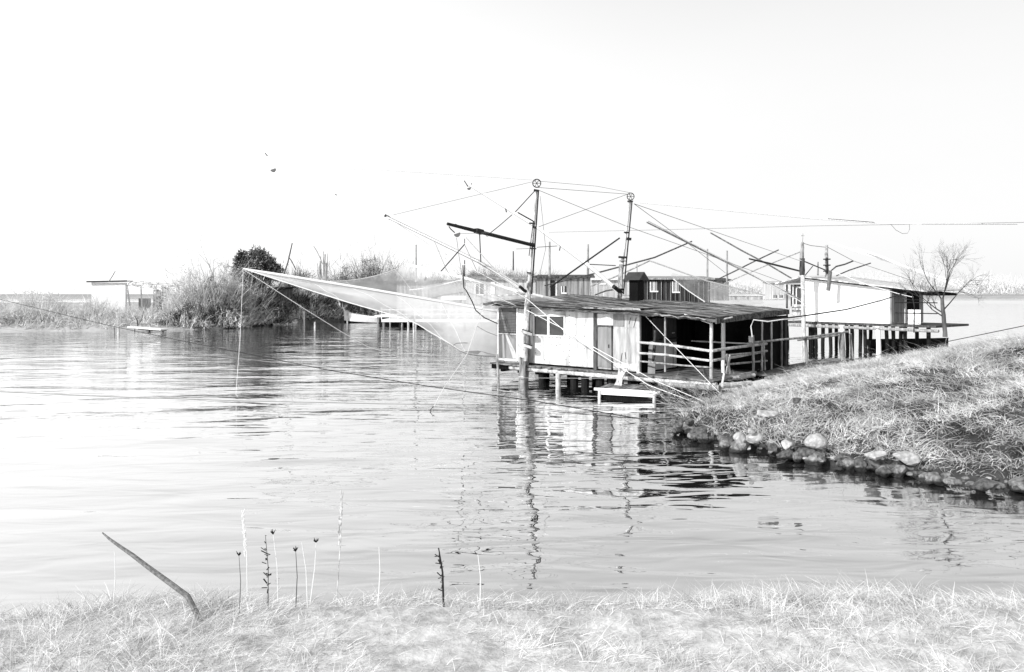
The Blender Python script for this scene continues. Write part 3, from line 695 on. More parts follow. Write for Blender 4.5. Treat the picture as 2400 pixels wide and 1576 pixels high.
cable('stay_cable',0,[(1262,440,YM),(1478,456,36)],.011,rope_grey,mast)
cable('stay_cable',0,[(1262,425,YM),(1400,437,34),(1476,452,36)],.011,rope_pale,mast)
cable('stay_cable',0,[(1260,533,YM),(1472,455,36)],.012,rope_grey,mast)
cable('stay_cable',0,[(1266,460,YM-.1),(1279,583,YM+.5),(1266,640,YM)],.009,rope_grey,mast)
cable('stay_cable',0,[(1258,580,YM),(1306,577,30)],.012,rope_dark,mast)
cable('stay_cable',0,[(1210,584,YM-1),(1245,583,YM)],.009,rope_grey,mast)
cable('stay_cable',0,[(1091,556,27),(1162,634,28.5),(1234,700,YM)],.014,rope_white,mast)
# hanging things on the davit
def bell(name,c,r,par=None):
    """a half round hanging pulley block"""
    c = Vector(c); m_ = MB(); n=14; pr=[]
    for y in (-.05,.05):
        for i in range(n+1):
            t = math.pi+math.pi*i/n+.9*1; pr.append((c.x+math.cos(t-.6)*r, c.y+y, c.z+math.sin(t-.6)*r*1.1+r*.3))
    fs = [tuple(range(n+1)), tuple(range(2*n+1,n,-1))]+[(i,i+1,n+2+i,n+1+i) for i in range(n)]+[(0,n+1,2*n+1,n)]
    m_.add(pr,fs); return m_.build(name,mat('block_metal',.06,.16,(3,3,3),.6),par)
b1 = thing('pulley_block','dark half round pulley block hanging from the tip of the davit','pulley',at(1070,551,27.6)); bell('shell',at(1071,550,27.6),.115,b1)
MB().tube([at(1052,531,27.6),at(1056,537,27.6),at(1066,546,27.6)],.022,6).build('chain',dark_metal,b1)
MB().tube([at(1070,558,27.6),at(1076,602,28.2),at(1085,660,29)],.01,5).build('hoist_rope',rope_grey,b1)
MB().tube([at(1078,548,27.6),at(1150,546,28.4)],.008,5).build('hoist_rope',rope_grey,b1)
b2 = thing('pulley_block','small dark pulley block hanging in chains from the pale boom left of the mast head','pulley',at(1099,443,40)); bell('shell',at(1099,442,40),.1,b2)
MB().tube([at(1088,424,40),at(1097,438,40)],.025,5).tube([at(1106,430,40),at(1100,438,40)],.02,5).build('chain',dark_metal,b2)
b3 = thing('pulley_block','lone dark pulley block high in the empty sky at the upper left','pulley',at(641,400,31)); bell('shell',at(640,399,31),.1,b3)
MB().tube([at(624,364,31),at(640,395,31)],.006,5).build('chain',rope_pale,b3); MB().tube([at(621,359,31),at(627,366,31)],.018,5).build('chain_link',dark_metal,b3)
MB().tube([at(786,456,30.4),at(789,458,30.4)],.02,5).build('chain_link',dark_metal,b3)
cable('hanging_rope','short dark rope with a knot hanging from the middle of the davit',[(1124,546,28.2),(1125,570,28.2),(1127,615,28.2)],.02,rope_dark,cat='rope')
cable('spreader_strut','black strut crossing behind the white boom left of the mast',[(1089,571,29),(1089,560,29)],.015,rope_dark,cat='strut')
cable('spreader_strut','black slanting strut holding the top pole of the net',[(1089,573,29),(1033,637,30)],.022,rope_dark,cat='strut')
cable('stay_rope','thin grey rope slanting down from the slanting strut',[(1090,576,29),(1118,636,31)],.01,rope_grey,cat='rope')
cable('stay_rope','thin grey rope from the underside of the white boom down to the net',[(1019,568,30.4),(1045,630,28),(1060,655,29)],.011,rope_grey,cat='rope')
cable('stay_rope','thin line from the tip of the white boom slanting down to the far net hut',[(915,513,31),(1030,590,31),(1090,655,30)],.009,rope_pale,cat='rope')
cable('stay_rope','dark knotted rope hanging in a bend from the net to the screened window',[(1085,622,30),(1087,675,30),(1092,680,30),(1106,706,30),(1115,728,30),(1135,745,30.2),(1166,759,31)],.022,rope_dark,cat='rope')
cable('stay_rope','thin grey rope sagging below the knotted one toward the hut corner',[(1118,765,30),(1140,778,30.2),(1166,788,31)],.011,rope_grey,cat='rope')

# second mast
Y2 = 36.0
m2 = thing('net_mast','second net mast with a pulley wheel standing behind the board roof','mast',at(1450,730,Y2))
MB().log(at(1450,730,Y2),at(1457,620,Y2),.13,.12,n=9).build('pole',mat('mottled_pole2',.12,.8,(5,5,2),.8,contrast=.12),m2)
MB().log(at(1456,640,Y2),at(1476,472,Y2),.085,.06,n=9,wob=.05).build('pole',mat('mast_paint2',.5,.9,(6,6,1.2),.7,contrast=.14,stain=.5),m2)
MB().tube([at(1461,690,Y2-.1),at(1481,474,Y2-.1)],.034,6).build('stay_rod',dark_metal,m2)
wheel(at(1478,461,Y2),.16,dark_metal,'pulley_wheel',m2)
m_ = MB()
for px,py,w_,h_ in ((1477,472,12,4),(1468,545,10,4),(1474,560,10,8),(1459,603,18,6),(1452,678,16,6),(1460,612,16,2)):
    c = at(px,py,Y2-.05); a = w_*Y2/F/2; b = h_*Y2/F/2; m_.plank(c-Vector((a,0,0)),c+Vector((a,0,-b*.3)),.24,b*1.4)
m_.build('clamps',dark_metal,m2)
bB = MB().tube([at(1450,684,Y2),at(1376,620,36.6),at(1260,533,38),at(1100,434,40)],[.1,.1,.09,.06],9).build('boom',rope_white,m2)
MB().tube([at(1452,689,Y2-.1),at(1376,625,36.5),at(1260,537.5,37.9),at(1100,437,39.9)],.012,5).build('underside_shade',rope_grey,bB)  # grey tube imitates the shade along the boom's lower edge
MB().log(at(1438,672,35.6),at(1456,686,Y2),.09).build('heel_fitting',dark_metal,bB)
MB().tube([at(1185,489,38.8),at(1187,498,38.8)],.03,5).build('hook',dark_metal,bB); MB().tube([at(1314,575,37.3),at(1311,588,37.3)],.025,5).build('hook',dark_metal,bB)
cable('stay_cable',0,[(1486,478,Y2),(1740,566,45),(1876,612,52)],.014,rope_grey,m2); cable('stay_cable',0,[(1486,478,Y2),(1615,573,44),(1700,640,50)],.014,rope_grey,m2)
MB().tube([at(1104,436,40),at(980,425,41),at(760,400,43)],.007,5).build('stay_cable',rope_pale,m2)
MB().tube([at(1500,474,Y2),at(1900,511,33),at(2060,523,31),at(2160,525,30),(20,31,6.2)],[.05,.05,.04,.03,.03],7).build('boom',rope_white,m2)
MB().tube([at(1940,513,32),at(2050,521.5,31)],.014,5).build('lashing',rope_dark,m2)
MB().tube([at(1452,523.5+35,Y2),at(1290,673,33)],.035,6).build('strut',dark_metal,m2)
MB().tube([at(1382,620,34.5),at(1443,623,35)],.02,5).build('strut',dark_metal,m2)

# big lift net
P0=(570,630,31); P1=(955,620,37)
net = thing('lift_net','large pale fishing net bagging down between poles left of the white hut','fishing net',at(1166,830,31.5))
def bez(p,q,r_,n):
    out=[]
    for i in range(n+1):
        t=i/n; out.append(at(*[(1-t)**2*p[k]+2*t*(1-t)*q[k]+t*t*r_[k] for k in range(3)]))
    return out
def poly(pts,n):
    P=[Vector(at(*p)) for p in pts]; Ls=[0]
    for a,b in zip(P,P[1:]): Ls.append(Ls[-1]+(b-a).length)
    out=[]
    for i in range(n+1):
        t=Ls[-1]*i/n; k=max(j for j in range(len(P)-1) if Ls[j]<=t+1e-9); f=(t-Ls[k])/(Ls[k+1]-Ls[k]); out.append(P[k].lerp(P[k+1],min(f,1)))
    return out
def catmull(pts,n):
    P=[Vector(at(*p)) for p in pts]; P=[P[0]*2-P[1]]+P+[P[-1]*2-P[-2]]; out=[]; m=len(P)-3
    for i in range(n+1):
        t=i/n*m; k=min(int(t),m-1); f=t-k; a,b,c,d=P[k:k+4]
        out.append(.5*((2*b)+(c-a)*f+(2*a-5*b+4*c-d)*f*f+(3*b-a-3*c+d)*f**3))
    return out
NN=44
pole1 = poly([P0,(850,674,31),(1130,722,31),(1166,728,31)],NN)
low   = catmull([P0,(700,672,30.8),(820,710,30.4),(955,750,30),(1010,780,29.9),(1055,806,29.9),(1085,824,30),(1120,832,30.4),(1166,834,31.2)],NN)
topc  = catmull([P0,(650,650,32),(720,659,33),(790,659.5,34.3),(850,653,35.3),(900,641,36.2),P1],NN//2)+poly([P1,(1090,652,33.5),(1240,688,31.6),(1330,708,32.5)],NN//2)[1:]
lowb  = catmull([P0,(700,668,31.3),(850,700,32),(1000,750,32),(1080,800,31.5),(1140,820,32),(1240,826,33),(1330,800,33.5)],NN)
def patch(a,b,m_rows,belly):
    rows=[]
    for i in range(m_rows+1):
        t=i/m_rows; rows.append([a[j].lerp(b[j],t)+Vector((0,belly*math.sin(math.pi*t)*math.sin(math.pi*min(j/len(a)*1.1,1)),.03*math.sin(j*.9+i))) for j in range(len(a))])
    return rows
MB().sheet(patch(pole1,low,14,.5)).build('net_sheet',front_net,net,smooth=True,fix=False)
MB().sheet(patch(topc,lowb,16,.8)).build('net_sheet',back_net,net,smooth=True,fix=False)
MB().tube(poly([P0,(850,675,31),(1130,723,31)],8),[.03]+[.045]*7+[.05],8).build('spreader_pole',rope_white,net)
MB().tube(poly([P1,(1090,652,33.5),(1240,689,31.6),(1330,709,32.5)],8),.06,8).build('spreader_pole',rope_white,net)
MB().tube(topc[:NN//2+1],.016,5).build('edge_rope',rope_white,net); MB().tube(low,.02,5).build('edge_rope',rope_white,net)
MB().tube([p+Vector((0,0,-.035)) for p in low[NN//2+5:]],.014,5).build('foot_rope',rope_grey,net)
MB().tube([p+Vector((0,0,-.075)) for p in pole1[8:]],.01,5).build('foot_rope',rope_grey,net)
for q_ in (10,18,26,34):
    MB().tube([r_[q_] for r_ in patch(pole1,low,14,.5)],.007,4).build('seam_rope',rope_white,net)
for q_ in (12,20,30):
    MB().tube([r_[q_] for r_ in patch(topc,lowb,16,.8)],.008,4).build('seam_rope',rope_pale,net)
el=[at(1062+110*(t/12),826-22*math.sin(math.pi*min(t/9,1))**.6+(t-9)*2.4*(t>9)-14*(t>9)*.0,30.6) for t in range(13)]
MB().tube([at(1062,810,29.8),at(1070,805,30),(at(1090,804,30.4)),at(1120,808,30.8),at(1150,815,31.2),at(1166,820,31.4)],.014,5).build('net_hoop',rope_grey,net)
MB().sheet([[at(1085,824,30),at(1120,822,30.3),at(1150,832,31)],[at(1120,831,30.2),at(1128,824,30.3),at(1166,833,31.2)]]).build('net_pocket',netmat('pocket_net',.75,.25),net,fix=False)
# ropes off the net corner
cable('hanging_rope','white rope hanging straight down to the water from the net corner',[(570,632,31),(567,700,30),(563,790,28.5),(556,880,26.6),(553,925,25.6),(557,930,25.5)],.008,rope_white,cat='rope')
cable('guy_rope','white rope slanting down from the net corner across the far bank',[(572,633,31),(710,722,32),(800,778,33),(860,812,34),(960,845,36)],.013,rope_white,cat='rope')
cable('guy_rope','thin white rope slanting down from the end of the net pole to the water',[(1133,724,30.6),(1115,770,28.5),(1095,830,26.5),(1040,910,24),(1016,955,23)],.013,rope_white,cat='rope')
tag(MB().tube([at(1016,953,23),at(1008,962,23),at(1013,966,23),at(1016,964,23)],.016,5).build('anchor_hook',dark_metal),'small dark hook at the waterline below the slanting white rope','hook')
cable('net_line','white diagonal line crossing in front of the far net hut to the hut roof',[(1030,612,30),(1085,648,30),(1150,690,30.3),(1216,720,30.6)],.012,rope_white,cat='line')

# wires over the water
cable('guy_wire','dark wire running from far left down across the water toward the bank tip',[(-150,660,58),(0,702,50),(258,764,42),(420,798,38),(771,868,30),(1000,905,26.5),(1250,940,24),(1519,985,21.5),(1640,975,20.5)],.015,rope_dark,cat='wire')
cable('guy_wire','thin wire above the dark one reaching the piles of the hut',[(-150,750,48),(258,804,40),(641,850,34),(1000,877,31),(1212,886,29.2),(1500,888,27.2)],.011,rope_grey,cat='wire')
cable('guy_wire','near level wire low across the water in the left half',[(-150,912,24),(258,930,24),(570,940,24),(900,947,24),(1240,951,24),(1620,945,22)],.012,rope_grey,cat='wire')
cable('guy_wire','pale thin wire curving below the dark one toward the mast foot',[(653,848,34),(850,872,31),(1048,899,28.5),(1150,912,27.5),(1207,920,27),(1272,943,26),(1400,965,24)],.01,rope_pale,cat='wire')
cable('guy_wire','white wire from the mast across the hut front to the grassy bank',[(1234,700,YM-.2),(1322,775,28),(1393,815,27),(1530,890,25),(1720,972,21.5)],.013,rope_white,cat='wire')
cable('guy_wire','lower white wire from the mast across the hut door to the grassy bank',[(1234,727,YM-.2),(1320,771,28),(1393,822,27),(1520,903,24.5),(1668,958,22)],.013,rope_white,cat='wire')
cable('guy_wire','white wire from the porch eave down to the bank by the slanting stake',[(1498,725,27.2),(1556,787,26.6),(1590,821,26),(1690,925,24.4)],.012,rope_white,cat='wire')
cable('guy_wire','thin dark wire along the footbridge and over the grass to the right',[(1845,857,29),(1935,852,27),(2030,838,25),(2143,817,22),(2420,760,18)],.01,rope_dark,cat='wire')
cable('power_cable','thick black cable drooping from the white hut on the right to the porch roof',[(1768,747,26.2),(1800,751,26.2),(1831,747,26.3),(1882,741,27),(1982,726,30),(2067,704,33),(2108,691,35),(2128,684,36),(2138,690,36),(2143,720,36),(2142,780,36)],.026,rope_dark,cat='cable')
cable('power_cable','white cable hanging just under the black one from porch to white hut',[(1763,790,26.2),(1760,765,26.2),(1766,750,26.1),(1800,754,26.1),(1835,749,26.2),(1870,747,26.8),(1884,742.5,27)],.02,rope_white,cat='cable')
cable('power_line','long thin overhead line crossing the sky from the second mast to the right',[(1287,545,44),(1615,537.5,40),(1900,530,36),(2143,526,33),(2500,520,28)],.012,rope_grey,cat='overhead line')
cable('power_line','loop of thin cable hanging from the overhead line at the right edge',[(2085,523,33),(2100,540,33),(2115,548,33),(2127,547,33),(2132,538,33),(2131,524,33)],.011,rope_grey,cat='cable')

# background masts and booms
def mastpole(name,label,px,y0,y1,Y,r,mt,grp=None):
    o = MB().log(at(px,y1,Y),at(px,y0,Y),r,r*.7,wob=.05).build(name,mt); return tag(recentre(o,at(px,y1,Y)),label,'mast',grp)
for a in (('pole_mast','thin pole seen through the top of the big net',975,574,662,70,.09,grey_wood),
 ('pole_mast','short dark pole above the grey hut left of the front mast',1203,589,634,70,.07,dark_post),
 ('pole_mast','tall grey pole just right of the front mast',1288,567,694,60,.10,grey_wood),
 ('pole_mast','tall grey pole midway between the two big masts',1378,573,650,62,.10,grey_wood),
 ('pole_mast','thin short pole beside the chimney cap',1493,619,642,60,.04,grey_wood),
 ('pole_mast','left of two grey poles above the plank hut',1658,584,690,70,.10,grey_wood),
 ('pole_mast','right of two grey poles above the plank hut',1704,588,678,70,.10,grey_wood),
 ('pole_mast','thin stub of a pole on the roof of the right white hut',1917,614,646,52,.06,grey_wood),
 ('pole_mast','thin dark pole standing behind the pulley rope',1089,610,655,60,.05,rope_dark)): mastpole(*a)
bm_ = [((1515,521,44),(1615,571,46),(1680,604,48),(1876,702,49),.05,grey_wood,'upper long grey boom slanting down to the right hut'),
 ((1518,518,44.3),(1616,569,46.3),(1740,630,48),(1890,715,49),.035,rope_white,'white boom lying along the upper long grey one'),
 ((1665,546,47),(1739,588,48),(1800,620,49),(1857,654,50),.05,grey_wood,'lower long grey boom ending at the eave of the right hut'),
 ((1756,607,46),(1800,617,47),(1840,627,48),(1880,637,49),.06,dark_metal,'dark near level boom held by the left mast of the right hut'),
 ((1674,659,58),(1720,637,57),(1770,612,56),(1825,586,55),.05,dark_post,'dark boom rising right over the dark level boom'),
 ((1658,683,58),(1720,655,57),(1790,625,55),(1880,589,50),.04,grey_wood,'thin boom rising right to the left mast of the right hut'),
 ((1276,670,50),(1400,640,50),(1534,604,50),(1622,566,50),.05,dark_post,'long dark boom bending up to the right behind the second mast'),
 ((1386,671,52),(1440,650,52),(1480,632,52),(1524,611,52),.05,grey_wood,'short boom rising right to the tip of the distant net'),
 ((1394,692,48),(1420,682,47.5),(1440,679,47),(1447,677,47),.05,dark_post,'short dark stick leaning on the roof ridge by the second mast'),
 ((1945,568,48),(2010,590,47),(2080,612,46),(2220,655,45),.07,rope_white,'upper white boom above the right white hut'),
 ((2008,583,47),(2060,600,46),(2120,625,45),(2240,670,44),.07,rope_white,'lower white boom above the right white hut'),
 ((1948,635,50),(1960,625,50),(1980,620,50),(2000,612,50),.05,dark_post,'short dark boom right of the right mast of the white hut'),
 ((1960,647,50),(1990,634,50),(2020,624,50),(2041,617,50),.04,dark_post,'thin dark boom rising from the roof of the white hut'),
 ((654,672,60),(665,645,60),(675,615,60),(685,570,60),.05,dark_post,'dark leaning pole above the net left of the broken tree'),
 ((735,577,80),(743,590,80),(750,605,80),(756,620,80),.05,grey_wood,'grey leaning stick rising beside the broken tree'),
 ((676,602,80),(683,612,80),(690,625,80),(694,634,80),.05,dark_post,'short dark stick right of the dark leaning pole'),
 ((255,660,75),(262,650,75),(266,643,75),(270,636,75),.05,grey_wood,'thin bare stick above the shed roof at the far left')]
for a,b,c,d,r,mt,lab in bm_:
    o = MB().tube([at(*a),at(*b),at(*c),at(*d)],[r*.8,r,r,r*.9],7).build('net_boom',mt); tag(recentre(o,at(*d)),lab,'boom')
for i,(x,y) in enumerate(((1520,526),(1533,532),(1672,549),(1686,556),(2030,605),(2000,590))):
    pass
m_=MB()
# distant nets
dn = thing('lift_net','pale distant net hanging from two poles in front of the dark plank hut','fishing net',at(1660,705,56))
rows=[]
A=poly([(1576,640,54),(1653,658,56),(1792,692,60)],24); B=poly([(1580,656,54),(1652,708,56),(1720,722,58),(1792,712,60)],24)
for i in range(8):
    t=i/7; rows.append([A[j].lerp(B[j],t)+Vector((0,.6*math.sin(math.pi*t),0)) for j in range(25)])
MB().sheet(rows).build('net_sheet',distant_net,dn,smooth=True,fix=False)
MB().tube(poly([(1524,612,52),(1653,658,56),(1792,692,60)],6),.05,6).build('spreader_pole',rope_white,dn)
MB().tube(poly([(1579,655,54),(1610,680,54),(1652,708,54)],6),.04,6).build('spreader_pole',rope_white,dn)
dn2 = thing('lift_net','grey distant net tapering left from the far hut behind the big net','fishing net',at(1084,690,66))
MB().sheet([[at(1084,656,64),at(1040,662,66),at(990,672,68)],[at(1084,678,64),at(1040,682,66),at(990,674,68)],[at(1084,692,64),at(1050,694,66),at(995,698,68)]]).build('net_sheet',netmat('grey_net',.6,.35),dn2,fix=False)
MB().tube([at(1084,656,64),at(1000,676,68),at(960,680,69)],.04,5).build('spreader_pole',rope_white,dn2)
MB().tube([at(1084,686,64),at(1040,692,66),at(1000,703,68)],.06,5).build('spreader_pole',rope_dark,dn2)

# ------------------------------------------------------------------ right white hut
h2x,h2y = 18.4,49.4; U2=(.63,-.777); V2=(.777,.63); 
h2 = thing('fishing_hut','plain white fishing hut on dark and white piles at the right edge of the picture','hut',(h2x,h2y,0),math.atan2(U2[1],U2[0]))
lb2 = lambda m_,name,mt,par=h2,**k: m_.build(name,mt,par,world=False,**k)
Z2=1.66
lb2(MB().hexa([(0,0,Z2),(5.4,0,Z2),(5.4,.08,Z2),(0,.08,Z2)],[(0,0,4.42),(5.4,0,3.78),(5.4,.08,3.78),(0,.08,4.42)]),'wall',white_paint)
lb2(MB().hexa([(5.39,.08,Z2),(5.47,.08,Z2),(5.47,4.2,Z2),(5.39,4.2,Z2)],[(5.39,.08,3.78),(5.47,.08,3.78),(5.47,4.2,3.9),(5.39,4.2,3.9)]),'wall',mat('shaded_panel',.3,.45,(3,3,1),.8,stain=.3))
lb2(MB().box(5.475,5.50,.25,.95,Z2+.1,3.6),'wall_panel',grey_panel); lb2(MB().box(5.475,5.51,1.7,1.9,Z2,3.75),'corner_post',white_paint); lb2(MB().box(5.475,5.50,2.0,3.6,Z2+.1,3.6),'door',black_sheet)
lb2(MB().hexa([(0,4.1,Z2),(5.4,4.1,Z2),(5.4,4.2,Z2),(0,4.2,Z2)],[(0,4.1,4.4),(5.4,4.1,3.8),(5.4,4.2,3.8),(0,4.2,4.4)]),'wall',grey_panel)
lb2(MB().box(-.0,.06,.08,4.1,Z2,4.3),'wall',grey_panel)
# left porch of it
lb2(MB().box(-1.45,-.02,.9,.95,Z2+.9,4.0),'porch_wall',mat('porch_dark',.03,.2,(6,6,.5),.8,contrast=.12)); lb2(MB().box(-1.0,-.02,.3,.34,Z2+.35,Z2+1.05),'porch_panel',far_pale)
wn = lb2(MB().box(-.75,-.05,.5,.54,2.75,3.75),'window',dark_glass); lb2(MB().box(-.82,-.75,.46,.55,2.7,3.82).box(-.75,-.04,.46,.55,3.75,3.85).box(-.3,-.24,.46,.55,2.75,3.75),'frame',white_paint,wn)
for s_ in (-1.35,-.9): lb2(MB().log((s_,.3,Z2-.1),(s_,.3,4.0),.06),'post',pale_wood if s_>-1 else dark_post)
lb2(MB().box(-1.5,-.02,.0,1.0,Z2+.72,Z2+.8),'sill_beam',pale_wood)
# roof
def roof2(s0,s1,z0,z1,v0,v1,th=.07,name='roof',mt=pale_metal):
    lb2(MB().hexa([(s0,v0,z0),(s1,v0,z1),(s1,v1,z1+.1),(s0,v1,z0+.1)],[(s0,v0,z0+th),(s1,v0,z1+th),(s1,v1,z1+.1+th),(s0,v1,z0+.1+th)]),name,mt)
roof2(-.1,7.6,4.44,3.5,-.3,4.5); roof2(-1.75,-.1,4.0,4.4,-.4,3.0,.09)
lb2(MB().hexa([(0,-.29,4.36),(7.6,-.29,3.42),(7.6,-.2,3.42),(0,-.2,4.36)],[(0,-.29,4.436),(7.6,-.29,3.496),(7.6,-.2,3.496),(0,-.2,4.436)]),'fascia',black_wood)
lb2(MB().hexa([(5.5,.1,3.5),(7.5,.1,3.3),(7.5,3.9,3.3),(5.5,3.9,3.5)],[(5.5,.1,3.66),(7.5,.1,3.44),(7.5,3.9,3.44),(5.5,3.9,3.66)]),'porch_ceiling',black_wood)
# deck
lb2(MB().box(-1.2,8.0,-.15,4.3,Z2-.14,Z2-.02),'deck',dark_post); lb2(MB().log((-1.3,-.25,Z2-.25),(8.2,-.25,Z2-.3),.09,k=12),'beam',grey_wood)
for z_ in (2.3,2.9): lb2(MB().tube([(5.6,.3,z_),(7.9,.3,z_)],.03,5),'railing',dark_metal)
lb2(MB().box(6.3,7.0,.3,.34,Z2,2.5),'rail_panel',white_paint)
def h2p(px,v):
    k=(px-1200)/F; return (k*(h2y+V2[1]*v)-h2x-V2[0]*v)/(U2[0]-k*U2[1])
for px,v,mt in ((1884,-.25,white_paint),(1899,.4,pile_dark),(1914,.5,pile_dark),(1928,.4,pile_dark),(1948,.4,pile_dark),(1978,-.25,white_paint),(1988,.6,pile_dark),(1998,.5,pile_dark),(2016,.5,pile_dark),(2031,.5,pile_dark),(2060,-.2,white_paint),(2080,.6,pile_dark),(2096,1,pile_dark),(2111,1,pile_dark),(2122,1,pile_dark),(2180,.6,pile_dark),
   (1905,3.4,pile_dark),(1960,3.4,pile_dark),(2040,3.4,pile_dark),(1848,.6,pile_dark),(2150,3.2,pile_dark)):
    s_=h2p(px,v); lb2(MB().log((s_,v,-.8),(s_+random.uniform(-.12,.05),v,Z2-.15),.11 if mt is pile_dark else .13,k=4),'pile',mt)
# its masts
m3 = thing('net_mast','left mast of the right hut standing at its white corner','mast',at(1884,815,47))
MB().log(at(1884,822,47.6),at(1881,640,47.6),.13,.12).build('pole',pale_wood,m3); MB().log(at(1880,645,47.6),at(1880,606,47.6),.16,.16,wob=.05).build('sleeve',dark_post,m3); MB().log(at(1879,612,47.6),at(1881,568,47.6),.14,.08).build('pole',grey_wood,m3)
MB().tube([at(1881,570,47.6),at(1882,548,47.6)],.02,5).build('antenna',grey_wood,m3); MB().tube([at(1878,553,47.6),at(1885,553,47.6)],.02,5).build('antenna',grey_wood,m3)
cable('stay_cable',0,[(1884,571,47.6),(1900,576,48),(1935,580,49)],.02,rope_grey,m3); cable('stay_cable',0,[(1887,614,47.6),(1945,638,49)],.04,dark_post,m3); cable('stay_cable',0,[(1887,646,47.6),(1905,624,48)],.03,dark_post,m3)
m4 = thing('net_mast','right mast of the right hut with a dark elbow pipe over the white wall','mast',at(1938,650,48.5))
MB().log(at(1938,650,48.5),at(1937,575,48.5),.11,.09).build('pole',mat('mast4',.06,.5,(4,4,3),.7,contrast=.1),m4)
m_=MB()
for y in (608,622,636): c=at(1938,y,48.4); m_.plank(c-Vector((.18,0,0)),c+Vector((.18,0,0)),.25,.07)
m_.tube([at(1938,604,48.35),at(1938,640,48.35)],.05,5); m_.build('clamps',dark_metal,m4)
MB().log(at(1941,682,46.8),at(1946,636,46.8),.12,.1,wob=.05).build('pipe',mat('pipe_grey',.08,.2,(4,4,4),.6),m4)
cable('stay_cable',0,[(1940,580,48.5),(2000,612,50),(2143,660,50)],.018,rope_grey,m4)
cable('stay_cable',0,[(1948,636,48.5),(2040,670,44),(2110,690,42),(2140,697,40)],.02,rope_white,m4)
# moored dark boat under it
def hull(c, L_, W_, H_, rz, mt, name, label, bow_up=0.3, cat='boat'):
    t = thing(name,label,cat,c,rz); m_=MB(); rows=[]; ni=16
    for i in range(ni+1):
        x=i/ni; wd=W_/2*(math.sin(math.pi*min(.5+.5*(1-x)*1.0,1))**.0)*(1-(x**2.6))*(.72+.28*min(x*4,1)); sh=H_*(1+bow_up*(x**2)*2)
        sec=[]
        for j in range(9):
            a=-1+2*j/8; yy=wd*a; zz=sh*(abs(a)**2.2); sec.append((x*L_-L_/2, yy*(.7+.3*abs(a)), zz-.12+.1*x*x))
        rows.append(sec)
    m_.sheet(rows); m_.build('hull',mt,t,world=False,smooth=True,fix=False)
    MB().sheet([[(x_,y_*1.02,z_-.015) for x_,y_,z_ in r[2:7]] for r in rows]).build('shade_bottom',pile_dark,t,world=False,smooth=True,fix=False)  # dark lower hull imitates the shade under the bow
    MB().tube([r[0] for r in rows],.035,6).build('gunwale',mt if mt is pile_dark else white_paint,t,world=False); MB().tube([r[-1] for r in rows],.035,6).build('gunwale',mt if mt is pile_dark else white_paint,t,world=False)
    MB().add(rows[0],[tuple(range(9))]).build('transom',mt,t,world=False)
    for x in (.3,.55): i=int(x*ni); MB().plank(Vector(rows[i][0])-Vector((0,0,.08)),Vector(rows[i][-1])-Vector((0,0,.08)),.2,.03).build('seat',mt,t,world=False)
    return t
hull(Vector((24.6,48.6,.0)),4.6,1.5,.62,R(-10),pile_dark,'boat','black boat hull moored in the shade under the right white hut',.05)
# white rowing boat by the far bank
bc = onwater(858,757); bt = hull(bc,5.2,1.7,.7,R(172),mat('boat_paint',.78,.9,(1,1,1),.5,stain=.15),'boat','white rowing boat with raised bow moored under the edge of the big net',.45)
MB().log((2.45,0,1.0),(2.7,0,1.75),.06).build('stem_post',white_paint,bt,world=False)
for px,y0,y1,lab,mt,dx in ((713,730,762,'thin pale pole in the water left of the white boat',pale_wood,0),(738,755,768,'short pale stub in open water left of the white boat',pale_wood,0),(814,728,757,'pale pole standing at the bow of the white boat',pale_wood,0),(809,727,755,'slanting pale pole leaning against the bow pole',pale_wood,9),
   (877,722,745,'pale pole behind the white boat',pale_wood,0),(938,740,758,'dark post under the far jetty',dark_post,0),(942,758,768,'white float post in front of the far jetty',white_paint,0),(957,746,775,'pale post right of the white float post',pale_wood,0),(970,748,778,'second pale post right of the white float post',pale_wood,0),
   (278,765,783,'white post at the end of the left plank jetty',pale_wood,0),(267,768,783,'thin grey post left of the white jetty post',grey_wood,0)):
    b=onwater(px+dx*.7,y1); t=at(px,y0,b.y); o=MB().log(b-Vector((0,0,.4)),t,.1,.09).build('mooring_post',mt); tag(recentre(o,b),lab,'post')

